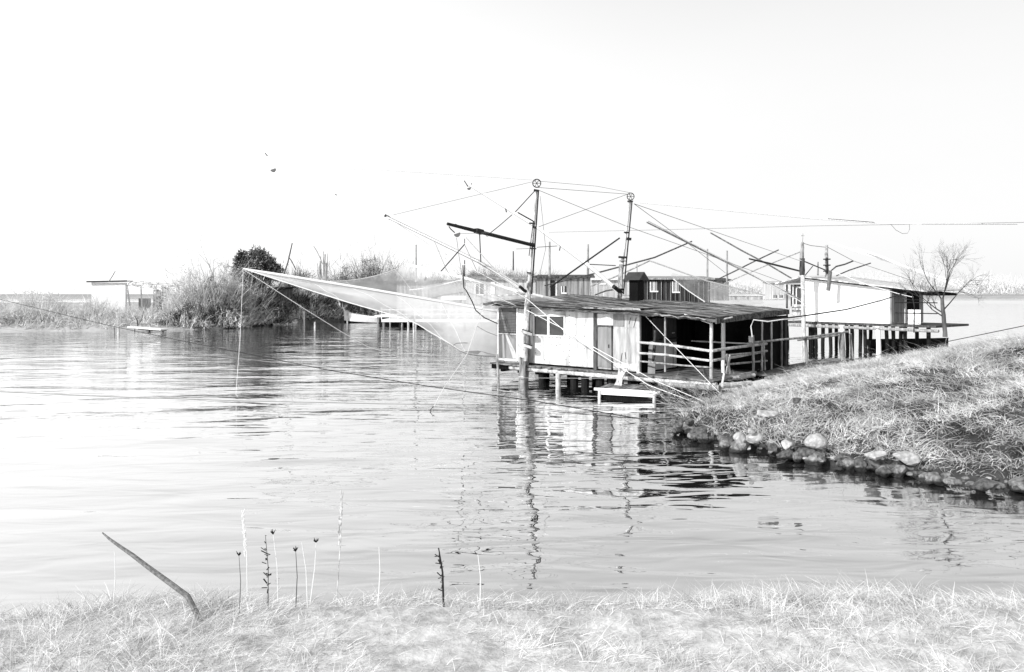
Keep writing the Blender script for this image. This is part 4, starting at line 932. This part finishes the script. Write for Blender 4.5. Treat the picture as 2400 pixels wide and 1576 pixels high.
# ------------------------------------------------------------------ far huts
def box_hut(name,label,x0,x1,y0,y1,Y,depth,mt,roofmt,wins=(),slope=0,rot=0,deck=None,cat='hut'):
    c=at((x0+x1)/2,y1,Y); t=thing(name,label,cat,(c.x,c.y,0))
    a=at(x0,y0,Y); b=at(x1,y1,Y); z0=b.z; z1=a.z
    MB().hexa([(a.x,Y,z0),(b.x,Y,z0),(b.x+.5,Y+depth,z0),(a.x+.5,Y+depth,z0)],[(a.x,Y,z1),(b.x,Y,z1+slope),(b.x+.5,Y+depth,z1+slope+.2),(a.x+.5,Y+depth,z1+.2)]).build('wall',mt,t)
    MB().hexa([(a.x-.25,Y-.3,z1+.003),(b.x+.3,Y-.3,z1+slope+.003),(b.x+.8,Y+depth+.3,z1+slope+.25),(a.x+.3,Y+depth+.3,z1+.25)],[(a.x-.25,Y-.3,z1+.12),(b.x+.3,Y-.3,z1+slope+.12),(b.x+.8,Y+depth+.3,z1+slope+.37),(a.x+.3,Y+depth+.3,z1+.37)]).build('roof',roofmt,t)
    for (wx0,wy0,wx1,wy1,wm,kind) in wins:
        p=at(wx0,wy0,Y); q=at(wx1,wy1,Y); f=MB().box(p.x,q.x,Y-.06,Y-.01,q.z,p.z).build(kind,wm,t)
        if kind=='window':
            MB().box(p.x-.07,q.x+.07,Y-.1,Y-.062,q.z-.1,q.z).box(p.x-.07,p.x,Y-.1,Y-.062,q.z,p.z).box((p.x+q.x)/2-.03,(p.x+q.x)/2+.03,Y-.1,Y-.062,q.z,p.z).build('frame',far_white,f)
    if deck:
        dx0,dx1,dy=deck; p=at(dx0,dy,Y); q=at(dx1,dy,Y); MB().box(p.x,q.x,Y-1.6,Y+depth,p.z-.25,p.z).build('deck',far_white,t)
        n=max(3,int((q.x-p.x)/1.6))
        for i in range(n+1):
            x=p.x+.2+(q.x-p.x-.4)*i/n; MB().log((x,Y-1.4,-.8),(x,Y-1.4,p.z-.2),.1,k=3).build('pile',pile_dark if i%2 else grey_wood,t)
        for dz in (.5,.95): MB().tube([(p.x,Y-1.5,p.z+dz),(q.x,Y-1.5,p.z+dz)],.045,5).build('railing',far_white,t)
        for i in range(2*n+1): x=p.x+(q.x-p.x)*i/(2*n); MB().tube([(x,Y-1.5,p.z),(x+random.uniform(-.1,.1),Y-1.5,p.z+random.uniform(.95,1.4))],.05,5).build('rail_post',far_white,t)
    return t
t=box_hut('fishing_hut','long far grey hut with white railed deck seen through the big net',930,1160,664,742,78,5,far_grey,far_dark,((1113,665,1130,694,dark_glass,'window'),(990,672,1003,700,far_pale,'shutter')),deck=(900,1170,748))
MB().box(at(1035,694,76).x,at(1146,694,76).x,75.8,76.2,at(0,703,76).z,at(0,694,76).z).build('white_band',far_white,t)
box_hut('fishing_hut','pale slatted far hut between the big net and the front mast',1092,1255,656,712,66,5,far_pale,far_grey,((1150,660,1160,690,far_white,'door'),(1115,666,1132,690,dark_glass,'window')))
t=box_hut('fishing_hut','grey hut with dark doorway and small white window right of the front mast',1258,1384,652,712,60,5,far_grey,far_dark,((1279,656,1284,694,far_dark,'door'),(1289,658,1300,694,pile_dark,'door'),(1302,660,1306,694,pale_wood,'post'),(1317,671,1326,686,dark_glass,'window')))
box_hut('fishing_hut','low pale hut in the gap left of the second mast',1386,1478,657,712,72,5,far_pale,far_white,((1405,663,1420,668,far_white,'shutter'),(1454,660,1476,692,far_pale,'door')))
box_hut('fishing_hut','dark vertical plank hut with two small pale windows behind the chimney',1502,1664,656,722,58,5,mat('plank_black',.004,.07,(7,7,.25),.9,contrast=.12,spec=.1),grey_wood,((1525,661,1540,682,mat('pale_pane',.25,.32,(1,1,1),.5),'window'),(1577,660,1591,684,MATS['pale_pane'],'window')))
bd=MB()
for px in range(1506,1662,11): a=at(px,660,57.9); bd.box(a.x,a.x+.03,57.93,57.97,at(0,715,58).z,a.z)
bd.build('battens',far_grey,bpy.data.objects['fishing_hut.006'] if 'fishing_hut.006' in bpy.data.objects else t)
box_hut('fishing_hut','small open grey shelter under a flat dark roof right of the plank hut',1668,1708,659,705,75,4,far_grey,dark_post)
box_hut('fishing_hut','pale far gabled shed just left of the right white hut',1806,1838,664,702,110,5,far_pale,far_pale,((1812,692,1820,699,dark_glass,'window'),(1826,692,1834,699,dark_glass,'window')))
box_hut('fishing_hut','low faint row of sheds on the far shore left of the gabled shed',1712,1800,694,703,180,6,far_pale,far_white,((1722,696,1726,702,far_grey,'door'),(1750,696,1754,702,far_grey,'door'),(1780,696,1788,702,far_grey,'door')))
# far jetty left of centre (dark underside)
j=thing('jetty','low dark jetty beside the white boat under the big net edge','jetty',onwater(925,757))
a=at(880,741,84); b=at(1010,741,84); MB().box(a.x,b.x,83,87,a.z-.1,a.z+.08).build('deck',far_white,j); MB().box(a.x+.3,b.x,84.5,86.5,-.2,a.z-.12).build('underside',pile_dark,j)
for i in range(5): x=a.x+.4+i*1.3; MB().log((x,83.2,-.5),(x,83.2,a.z-.1),.08,k=3).build('pile',grey_wood,j)
# ruined shed and white roof, far left
rs=thing('ruined_shed','collapsing pale shed with a ragged brush roof on the far left bank','shed',at(350,745,78))
a=at(297,668,78); b=at(398,668,78)
rr=MB()
for k in range(46):
    x=random.uniform(a.x,b.x); y=random.uniform(77,80.5); z=a.z+random.uniform(-.15,.35)-.25*(x-a.x)/(b.x-a.x); rr.plank((x,y,z),(x+random.uniform(.4,1.5),y+random.uniform(-.5,.5),z+random.uniform(-.3,.25)),.08,.05)
rr.build('roof',MATS['mottled_pole'],rs)
for px,dx in ((298,10),(330,4),(362,5),(366,-4),(378,6),(394,0)): MB().log(at(px+dx,745,78),at(px,668,78),.08,.07).build('post',far_white,rs)
MB().box(at(380,0,78).x,at(393,0,78).x,77.9,78.1,at(0,712,78).z,at(0,674,78).z).build('wall_panel',far_pale,rs)
MB().box(at(318,0,78).x,at(345,0,78).x,78.6,78.8,at(0,740,78).z,at(0,700,78).z).build('wall_panel',MATS['pale_far'] if 'pale_far' in MATS else far_pale,rs)
MB().box(at(353,0,79).x,at(380,0,79).x,79.6,79.8,at(0,740,79).z,at(0,680,79).z).build('wall_panel',mat('shed_gloom',.12,.5,(3,3,3),.9,contrast=.1),rs)
ws=thing('shed','plain white shed with a thin dark roof edge at the far left','shed',at(254,745,76))
a=at(214,661,76); b=at(294,663,76); MB().box(a.x,b.x,76,76.3,.8,a.z-.08).build('wall',far_white,ws); MB().plank((a.x-.3,76.3,a.z),(b.x+.3,76.3,a.z+.08),1.2,.12).build('roof',far_white,ws); MB().plank((a.x-.3,75.66,a.z),(b.x+.3,75.66,a.z+.08),.04,.14).build('fascia',dark_metal,ws)
pj=thing('plank_jetty','low plank jetty along the water at the far left bank','jetty',at(345,774,70))
MB().plank(at(308,766.5,70.5),at(386,773,69),.9,.12).build('planks',far_white,pj); MB().plank(at(330,771,70.3),at(384,775.5,69.2),.6,.1).build('underside',pile_dark,pj)
for px in (315,350,382): MB().log(at(px,782,70),at(px,770,70),.07,k=3).build('pile',grey_wood,pj)
# dark hut hidden in the bushes
box_hut('shed','dark overgrown shed inside the bushes below the dark tree',615,652,680,722,86,4,mat('overgrown',.01,.14,(3,3,1),.9,contrast=.15),black_wood,((617,688,624,706,far_white,'window'),),cat='shed')

# ------------------------------------------------------------------ trees and shrubs
def shrub_geo(base,w,h,dep,n,tw,curl=.35,stems=14,spread=.9):
    """a thicket: crooked branches from the foot plus short twigs crossing all through a lumpy crown"""
    base=np.array(base); parts=[]; m=int(n*.4)
    f=np.stack([rng.normal(0,w*.24,m),rng.normal(0,dep*.25,m),np.abs(rng.normal(0,h*.12,m))],1)
    P=base+f; D=unit(np.stack([f[:,0]/w*1.2*spread+rng.normal(0,.35,m),rng.normal(0,.35,m),rng.uniform(.5,1.2,m)],1))
    Ln=rng.uniform(.3,1.0,m)**1.3*np.clip(h-f[:,2],h*.15,h)*np.clip(1.15-np.abs(f[:,0])/(w*.6),.2,1)
    parts.append(ribbons(P,D,Ln,rng.uniform(.5,1.1,m)*tw,rng.normal(0,.14,(m,3))*Ln[:,None],3))
    k=rng.integers(0,m,m); t=rng.uniform(.3,1,m)[:,None]; P2=P[k]+D[k]*Ln[k][:,None]*t
    D2=unit(D[k]+rng.normal(0,.55,(m,3))); L2=Ln[k]*rng.uniform(.12,.35,m); parts.append(ribbons(P2,D2,L2,rng.uniform(.4,.8,m)*tw,rng.normal(0,.1,(m,3))*L2[:,None],2))
    q=int(n*1.8); u=rng.uniform(-1,1,q); lob=.72+.28*np.sin(u*7+base[0])*np.sin(u*3.1+base[0]*2); top=h*.86*np.sqrt(np.clip(1-u*u,0,1))**.8*lob
    z=rng.uniform(0,1,q)**.8*top; P3=base+np.stack([u*w*.52,rng.normal(0,dep*.25,q),z],1); lump=lumps(P3[:,0]*2.1,P3[:,2]*2.4+P3[:,1])
    kk=lump>-.55; P3=P3[kk]; q=len(P3); D3=unit(rng.normal(0,.8,(q,3))+np.array([0,0,.45])); L3=rng.uniform(.06,.22,q)*min(h,4.5)
    parts.append(ribbons(P3,D3,L3,rng.uniform(.5,1.3,q)*tw,rng.normal(0,.2,(q,3))*L3[:,None],2))
    return merge(parts)
def stemgeo(base,w,h,n,r):
    m_=MB()
    for i in range(n):
        a=Vector(base)+Vector((random.gauss(0,w*.12),random.gauss(0,.3),-.2)); q=a+Vector((random.gauss(0,w*.2),random.gauss(0,w*.1),h*random.uniform(.4,.75))); mid=a.lerp(q,.5)+Vector((random.gauss(0,.12),0,0)); m_.tube([a,mid,q],[r,r*.7,r*.3],5)
    return m_
def shrub(px,pyb,wpx,hpx,Y,mt,label,n=1500,tw=.05,name='shrub',cat='shrub',group='shrubs on the far bank',stemmt=None,r=.06,dep=3,curl=.35):
    s=Y/F; b=at(px,pyb,Y); gz=far_z(np.array([b.x]),np.array([b.y]))[0][0]; b.z=min(b.z,max(gz,.1)) if Y<130 else b.z
    h=(at(px,pyb-hpx,Y).z-b.z)
    t=thing(name,label,cat,b,0,group)
    if Y<130: n=int(n*.8); tw*=1.45
    V,Fc=shrub_geo(b,wpx*s,h*1.12,dep,n,tw,curl); fast_mesh('foliage' if mt in (leaf_dark,) else 'twigs',V,Fc,mt,t)
    stemgeo(b,wpx*s,h,7,r).build('stems',stemmt or mt,t)
    if mt in (twig_mid,twig_dark,twig_pale) and group == 'shrubs on the far bank':
        k=1300; d=unit(rng.normal(size=(k,3))); q=np.array(b)+[0,0,h*.3]+d*rng.uniform(.2,1,k)[:,None]**.6*np.array([wpx*s*.46,dep*.3,h*.42])
        cl_=lumps(q[:,0]*1.6,q[:,2]*2.6+q[:,1]); q=q[cl_>-.1]; k=len(q)
        V,Fc=ribbons(q,unit(rng.normal(size=(k,3))),rng.uniform(.2,.55,k),rng.uniform(.12,.34,k),rng.normal(0,.05,(k,3)),1); fast_mesh('undergrowth',V,Fc,mat('undergrowth_leaves',.015,.34,(.9,.9,.9),.9,contrast=.1,island=.8) if mt is not twig_pale else twig_mid,t)
    return t
# paler to the left, where glare is painted into the twigs, darker to the right
for a in ((-60,780,200,120,74,twig_white,'glare-white tall brush leftmost of all on the far bank',2400,.05),
 (90,778,190,112,73,twig_white,'glare-white tall brush just left of the white shed',2400,.05),
 (230,776,90,84,74,twig_white,'glare-white brush rising in front of the white shed wall',1600,.05),
 (60,778,230,50,72,twig_pale,'pale low bush along the water at the far left',1500,.06),
 (205,776,130,48,73,twig_white,'glare-white low bush in front of the left end of the plank jetty',1300,.06),
 (325,772,150,60,74,twig_white,'glare-white brush around the feet of the ruined shed',1500,.06),
 (402,768,70,40,75,twig_pale,'pale bush with a dark foot right of the ruined shed',1400,.05),
 (448,768,120,170,78,twig_white,'tall glare-white tangle of thin branches left of the grey thicket',1800,.045),
 (540,762,110,120,80,twig_pale,'pale grey brush leaning against the dark tree',1800,.05),
 (505,765,130,165,78,twig_pale,'tall pale grey thicket between the glare-white tangle and the dark tree',2600,.05),
 (440,770,110,60,74,twig_mid,'low grey bush at the foot of the glare-white tangle',2000,.05),
 (520,768,120,70,76,twig_mid,'low grey bush at the foot of the pale thicket',2300,.05),
 (580,760,110,110,82,twig_mid,'grey arching bush under the net corner',3000,.055),
 (628,752,100,70,85,twig_dark,'dark bush over the water below the dark shed',3000,.055),
 (690,748,120,95,92,twig_mid,'broad grey bush right of the dark shed',3200,.06),
 (750,748,120,88,95,twig_mid,'broad grey bush under the broken tree',3200,.06),
 (800,746,110,72,97,twig_dark,'dark grey bush behind the slanting boat poles',3000,.06),
 (860,744,120,58,99,twig_mid,'grey bush behind the white boat',2800,.06),
 (925,742,110,55,101,twig_dark,'dark low bush behind the far jetty',2400,.06),
 (690,742,90,60,96,twig_dark,'dark undergrowth behind the broad grey bushes',2400,.06),
 (770,742,120,55,100,twig_dark,'dark undergrowth below the broken tree',2400,.06)):
    shrub(*a)
grp='bare bushes above the net'
for px,hp_,lab,nn in ((690,70,'leafless bush left of the broken tree',700),(722,52,'short leafless bush touching the broken tree on its left',500),(790,60,'leafless bush touching the broken tree on its right',600),(830,66,'leafless bush in the gap right of the broken tree',500),
    (868,88,'tall leafless bush above the sag of the net',900),(905,76,'leafless bush left of the net peak',800),(940,62,'leafless bush just left of the net peak',500),(975,52,'leafless bush behind the net peak',500),(1015,44,'small leafless bush right of the net peak',400)):
    shrub(px,706,80,hp_*1.12+26,104,mat('bare_twigs',.05,.4,(.9,.9,.9),.9,contrast=.1,island=.8),lab,int(nn*2.6),.045,group=grp,curl=.15,r=.07)
# hazy tree belt
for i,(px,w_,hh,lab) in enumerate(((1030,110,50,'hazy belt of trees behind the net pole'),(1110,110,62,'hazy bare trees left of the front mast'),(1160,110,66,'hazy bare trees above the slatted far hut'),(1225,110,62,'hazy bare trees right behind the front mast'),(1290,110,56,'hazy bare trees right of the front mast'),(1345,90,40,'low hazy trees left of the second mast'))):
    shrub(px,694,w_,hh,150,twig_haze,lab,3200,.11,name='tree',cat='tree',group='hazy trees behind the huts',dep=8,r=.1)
pale_far = mat('very_pale_far_trees',.66,.78,(.1,.1,.1),.9,island=.12)  # distance haze put into the colour as paleness
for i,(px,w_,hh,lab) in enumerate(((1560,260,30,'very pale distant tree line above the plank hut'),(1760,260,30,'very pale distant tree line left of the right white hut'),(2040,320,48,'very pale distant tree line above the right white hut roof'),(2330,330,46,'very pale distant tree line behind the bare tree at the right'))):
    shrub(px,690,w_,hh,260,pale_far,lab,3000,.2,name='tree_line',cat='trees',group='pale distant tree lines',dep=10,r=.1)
# dark evergreen
tr=thing('evergreen_tree','dark rounded evergreen tree rising above the far bank left of centre','tree',at(603,745,84)); tb=at(603,745,84)
MB().log(tb,at(600,640,84),.3,.18).build('trunk',bark,tr)
P=[];
cl=[(604,592,13,10),(592,600,12,9),(618,602,12,10),(606,608,16,11),(568,600,9,9),(560,612,11,10),(574,616,12,9),(590,620,15,11),(632,612,10,8),(640,624,12,9),(622,624,15,11),(652,634,9,8),(560,630,12,11),(578,636,15,11),(600,638,17,11),(630,640,15,10),(552,646,9,8),(570,654,14,10),(596,656,18,10),(622,656,15,9),(645,650,9,7),(590,672,20,9),(615,672,18,9)]
bl=[]
for (x,y,rx,ry) in cl:
    c=np.array(at(x,y,84)); n=230; d=unit(rng.normal(size=(n,3))); rr_=rng.uniform(.3,1.5,n)[:,None]
    q=c+d*rr_*np.array([rx,rx*.8,ry])*84/F; D=unit(d*.6+rng.normal(0,.6,(n,3))+[0,0,.3]); bl.append(ribbons(q,D,rng.uniform(.18,.42,n),rng.uniform(.08,.2,n),rng.normal(0,.05,(n,3)),1))
V,Fc=merge(bl); fast_mesh('crown',V,Fc,leaf_dark,tr)
lm=MB()
for (x,y,rx,ry) in cl: lm.tube([at(601,690,84),at((x+601)/2,(y+680)/2,84),at(x,y,84)],[.12,.08,.03],5)
lm.build('limbs',bark,tr)
# broken pollard
bt_=thing('broken_tree','broken dead tree of splintered upright trunks above the big net','tree',at(760,740,98))
m_=MB()
for x0,x1,yt,r in ((763,765,617,.38),(757,762,596,.2),(760,758,590,.14),(752,750,612,.2),(764,768,594,.09),(748,744,617,.08),(770,757,588,.07),(741,747,624,.06),(766,772,612,.08),(755,752,600,.1)):
    m_.log(at(x0,745,98),at(x1,yt,98),r,r*.35,n=7)
m_.build('trunks',mat('dead_bark',.04,.5,(2,2,.5),.9,contrast=.12),bt_)
# bare tree (left), its bark paled to carry the glare
def branchy(base,L0,r0,depth,m_,dir_,spread=.5,n=3,wob=.12):
    tips=[]
    def rec(p,d,L,r,k):
        pts=[p];q=p
        for i in range(3): d=(d+Vector([random.gauss(0,wob) for _ in range(3)])+Vector((0,0,.03))).normalized(); q=q+d*L/3; pts.append(q)
        m_.tube(pts,[r,r*.85,r*.7,r*.5],5 if k<3 else 4,False)
        if k>=depth: return
        for j in range(n+(random.random()<.4)):
            i=random.choice((1,2,3,3)); nd=(d+Vector([random.gauss(0,spread) for _ in range(3)])).normalized(); rec(pts[i],nd,L*random.uniform(.55,.8),r*.5,k+1)
    rec(Vector(base),Vector(dir_).normalized(),L0,r0,0)
bt2=thing('bare_tree','spindly glare-pale bare tree standing over the thicket on the far left bank','tree',at(497,745,79)); m_=MB()
branchy(at(497,745,79),4.2,.11,4,m_,(.02,0,1),.45,2); m_.build('branches',mat('glare_pale_bark',.3,.75,(1,1,1),.9,contrast=.15),bt2)
for px,lab in ((345,'dark forked sapling at the water edge below the ruined shed'),):
    t=thing('sapling',lab,'sapling',at(322,772,71)); MB().tube([at(323,768,71),at(322,752,71),at(315,741,71)],[.06,.05,.03],5).tube([at(322,764,71),at(332,750,71),at(337,728,71)],[.04,.03,.02],5).build('branches',dark_post,t)
# bare tree at the right edge
rt=thing('bare_tree','leafless dark twiggy tree reaching in at the right edge above the bank','tree',at(2215,775,24.5)); m_=MB()
MB().log(at(2215,790,24.5),at(2208,700,24.5),.07,.05).build('trunk',bark,rt)
random.seed(21)
for (px,py),d,l in (((2212,735),(-.75,0,.5),.75),((2209,705),(-.5,.2,.8),.75),((2209,705),(.1,-.1,1),.8),((2213,725),(.6,0,.7),.7),((2214,745),(-.9,-.1,.3),.7),((2209,702),(.5,.2,.9),.7)):
    branchy(at(px,py,24.5),l,.022,5,m_,d,.42,3,.1)
m_.build('branches',mat('right_twigs',.02,.07,(2,2,2),.9),rt)
random.seed(5)
# brush at the tip of the bank
tb_=thing('brush_pile','tangle of thin dark brushwood at the tip of the right bank','brushwood',(5.3,22.6,.2))
n=420; P=np.stack([rng.uniform(4.5,6.6,n),rng.uniform(20.3,25,n),rng.uniform(.05,.5,n)],1); D=unit(np.stack([rng.normal(-.4,.7,n),rng.normal(0,.6,n),rng.uniform(-.1,.7,n)],1))
V,Fc=ribbons(P,D,rng.uniform(.3,1.1,n),rng.uniform(.01,.022,n),rng.normal(0,.12,(n,3)),3); fast_mesh('twigs',V,Fc,mat('brush_twigs',.03,.5,(3,3,3),.9,contrast=.12,island=.7),tb_)

# ------------------------------------------------------------------ foreground weeds and branch
def near_ground(px, Y):
    x = (px-1200)/F*Y; return Vector((x, Y, float(bank_z(np.array([x]),np.array([Y]))[0][0])))
def weed(px,y0,lean,Y,mt,label,head=None,r=.003):
    base=near_ground(px-lean,Y); t=thing('weed_stalk',label,'weed',base,0,'dry weeds on the near bank')
    top=at(px,y0,Y); mid=base.lerp(top,.55)+Vector((.008,0,0)); MB().tube([base-Vector((0,0,.05)),mid,top],[r,r*.8,r*.5],5).build('stem',mt,t)
    m_=MB()
    if head=='ear':
        for i in range(40):
            f=i/40; p=top.lerp(base,f*.5); d=Vector((random.choice((-1,1))*random.uniform(.004,.011),random.uniform(-.004,.004),.022)); m_.tube([p,p+d*.6,p+d],[.003,.0026,.001],4)
        m_.build('seed_head',mt,t)
    elif head=='burst':
        for i in range(14):
            a=random.uniform(0,6.28); m_.tube([top,top+Vector((math.cos(a)*.012,math.sin(a)*.012,random.uniform(.006,.022)))],[.003,.001],4)
        m_.build('seed_head',rope_dark,t)
    elif head=='leafy':
        for i in range(22):
            f=random.uniform(0,.8); p=top.lerp(base,f); m_.plank(p,p+Vector((random.uniform(-.025,.025),random.uniform(-.01,.01),random.uniform(-.005,.02))),.007,.002)
        m_.build('leaves',rope_dark,t)
straw=mat('straw',.4,.85,(40,40,40),.8,contrast=.1)
weed(570,1203,-10,3.9,rope_white,'tall white dry stalk left of the weed group','ear',.0035); weed(801,1157,14,3.9,straw,'tallest straw stalk with a grain ear right of the weed group','ear',.0035)
weed(640,1252,-12,3.8,rope_white,'thin white stalk with a small dark burst head','burst'); weed(622,1255,-6,3.75,dark_post,'dark leafy stalk beside the burst head stalk','leafy',.0025); weed(693,1292,1,3.75,dark_post,'short dark stalk with a wide spiky head','burst',.0025)
weed(707,1272,-14,3.8,rope_white,'short bent white stalk right of the spiky head'); weed(741,1271,16,3.85,rope_white,'short white stalk with a small dark triangle head','burst'); weed(1028,1285,-12,3.8,rope_dark,'thick black curled leaf stalk standing alone near the bottom middle','leafy',.006)
weed(560,1302,0,3.7,dark_post,'very short dark stalk at the foot of the tall white one','burst',.002); weed(1120,1300,-5,3.8,rope_white,'short white stalk right of the black curled one'); weed(888,1282,3,3.8,rope_white,'short white forked stalk right of the tallest straw stalk')
weed(268,1290,4,3.8,rope_white,'white stalk under the dark branch at the left')
be=near_ground(470,3.6); br=thing('fallen_branch','bent dark branch poking up at the bottom left corner','branch',be)
MB().tube([be-Vector((0,0,.05)),be,at(440,1398,3.64),at(390,1361,3.68),at(345,1328,3.7),at(310,1301,3.72),at(285,1284,3.74),at(257,1264,3.76),at(240,1249,3.78)],[.013,.013,.0125,.012,.0105,.0095,.008,.006,.003],8).build('limb',mat('branch_bark',.05,.32,(70,70,70),.8,contrast=.25),br)
grass('grass','bleached dry grass on the near bank below the camera',bank_z,(-2.9,2.9,3.0,4.7),95000,(.05,.15),(.002,.005),mat('near_grass',.55,.95,(6,6,6),.8,contrast=.15,island=.35,translucent=.3),.15,lean=(.5,.1))
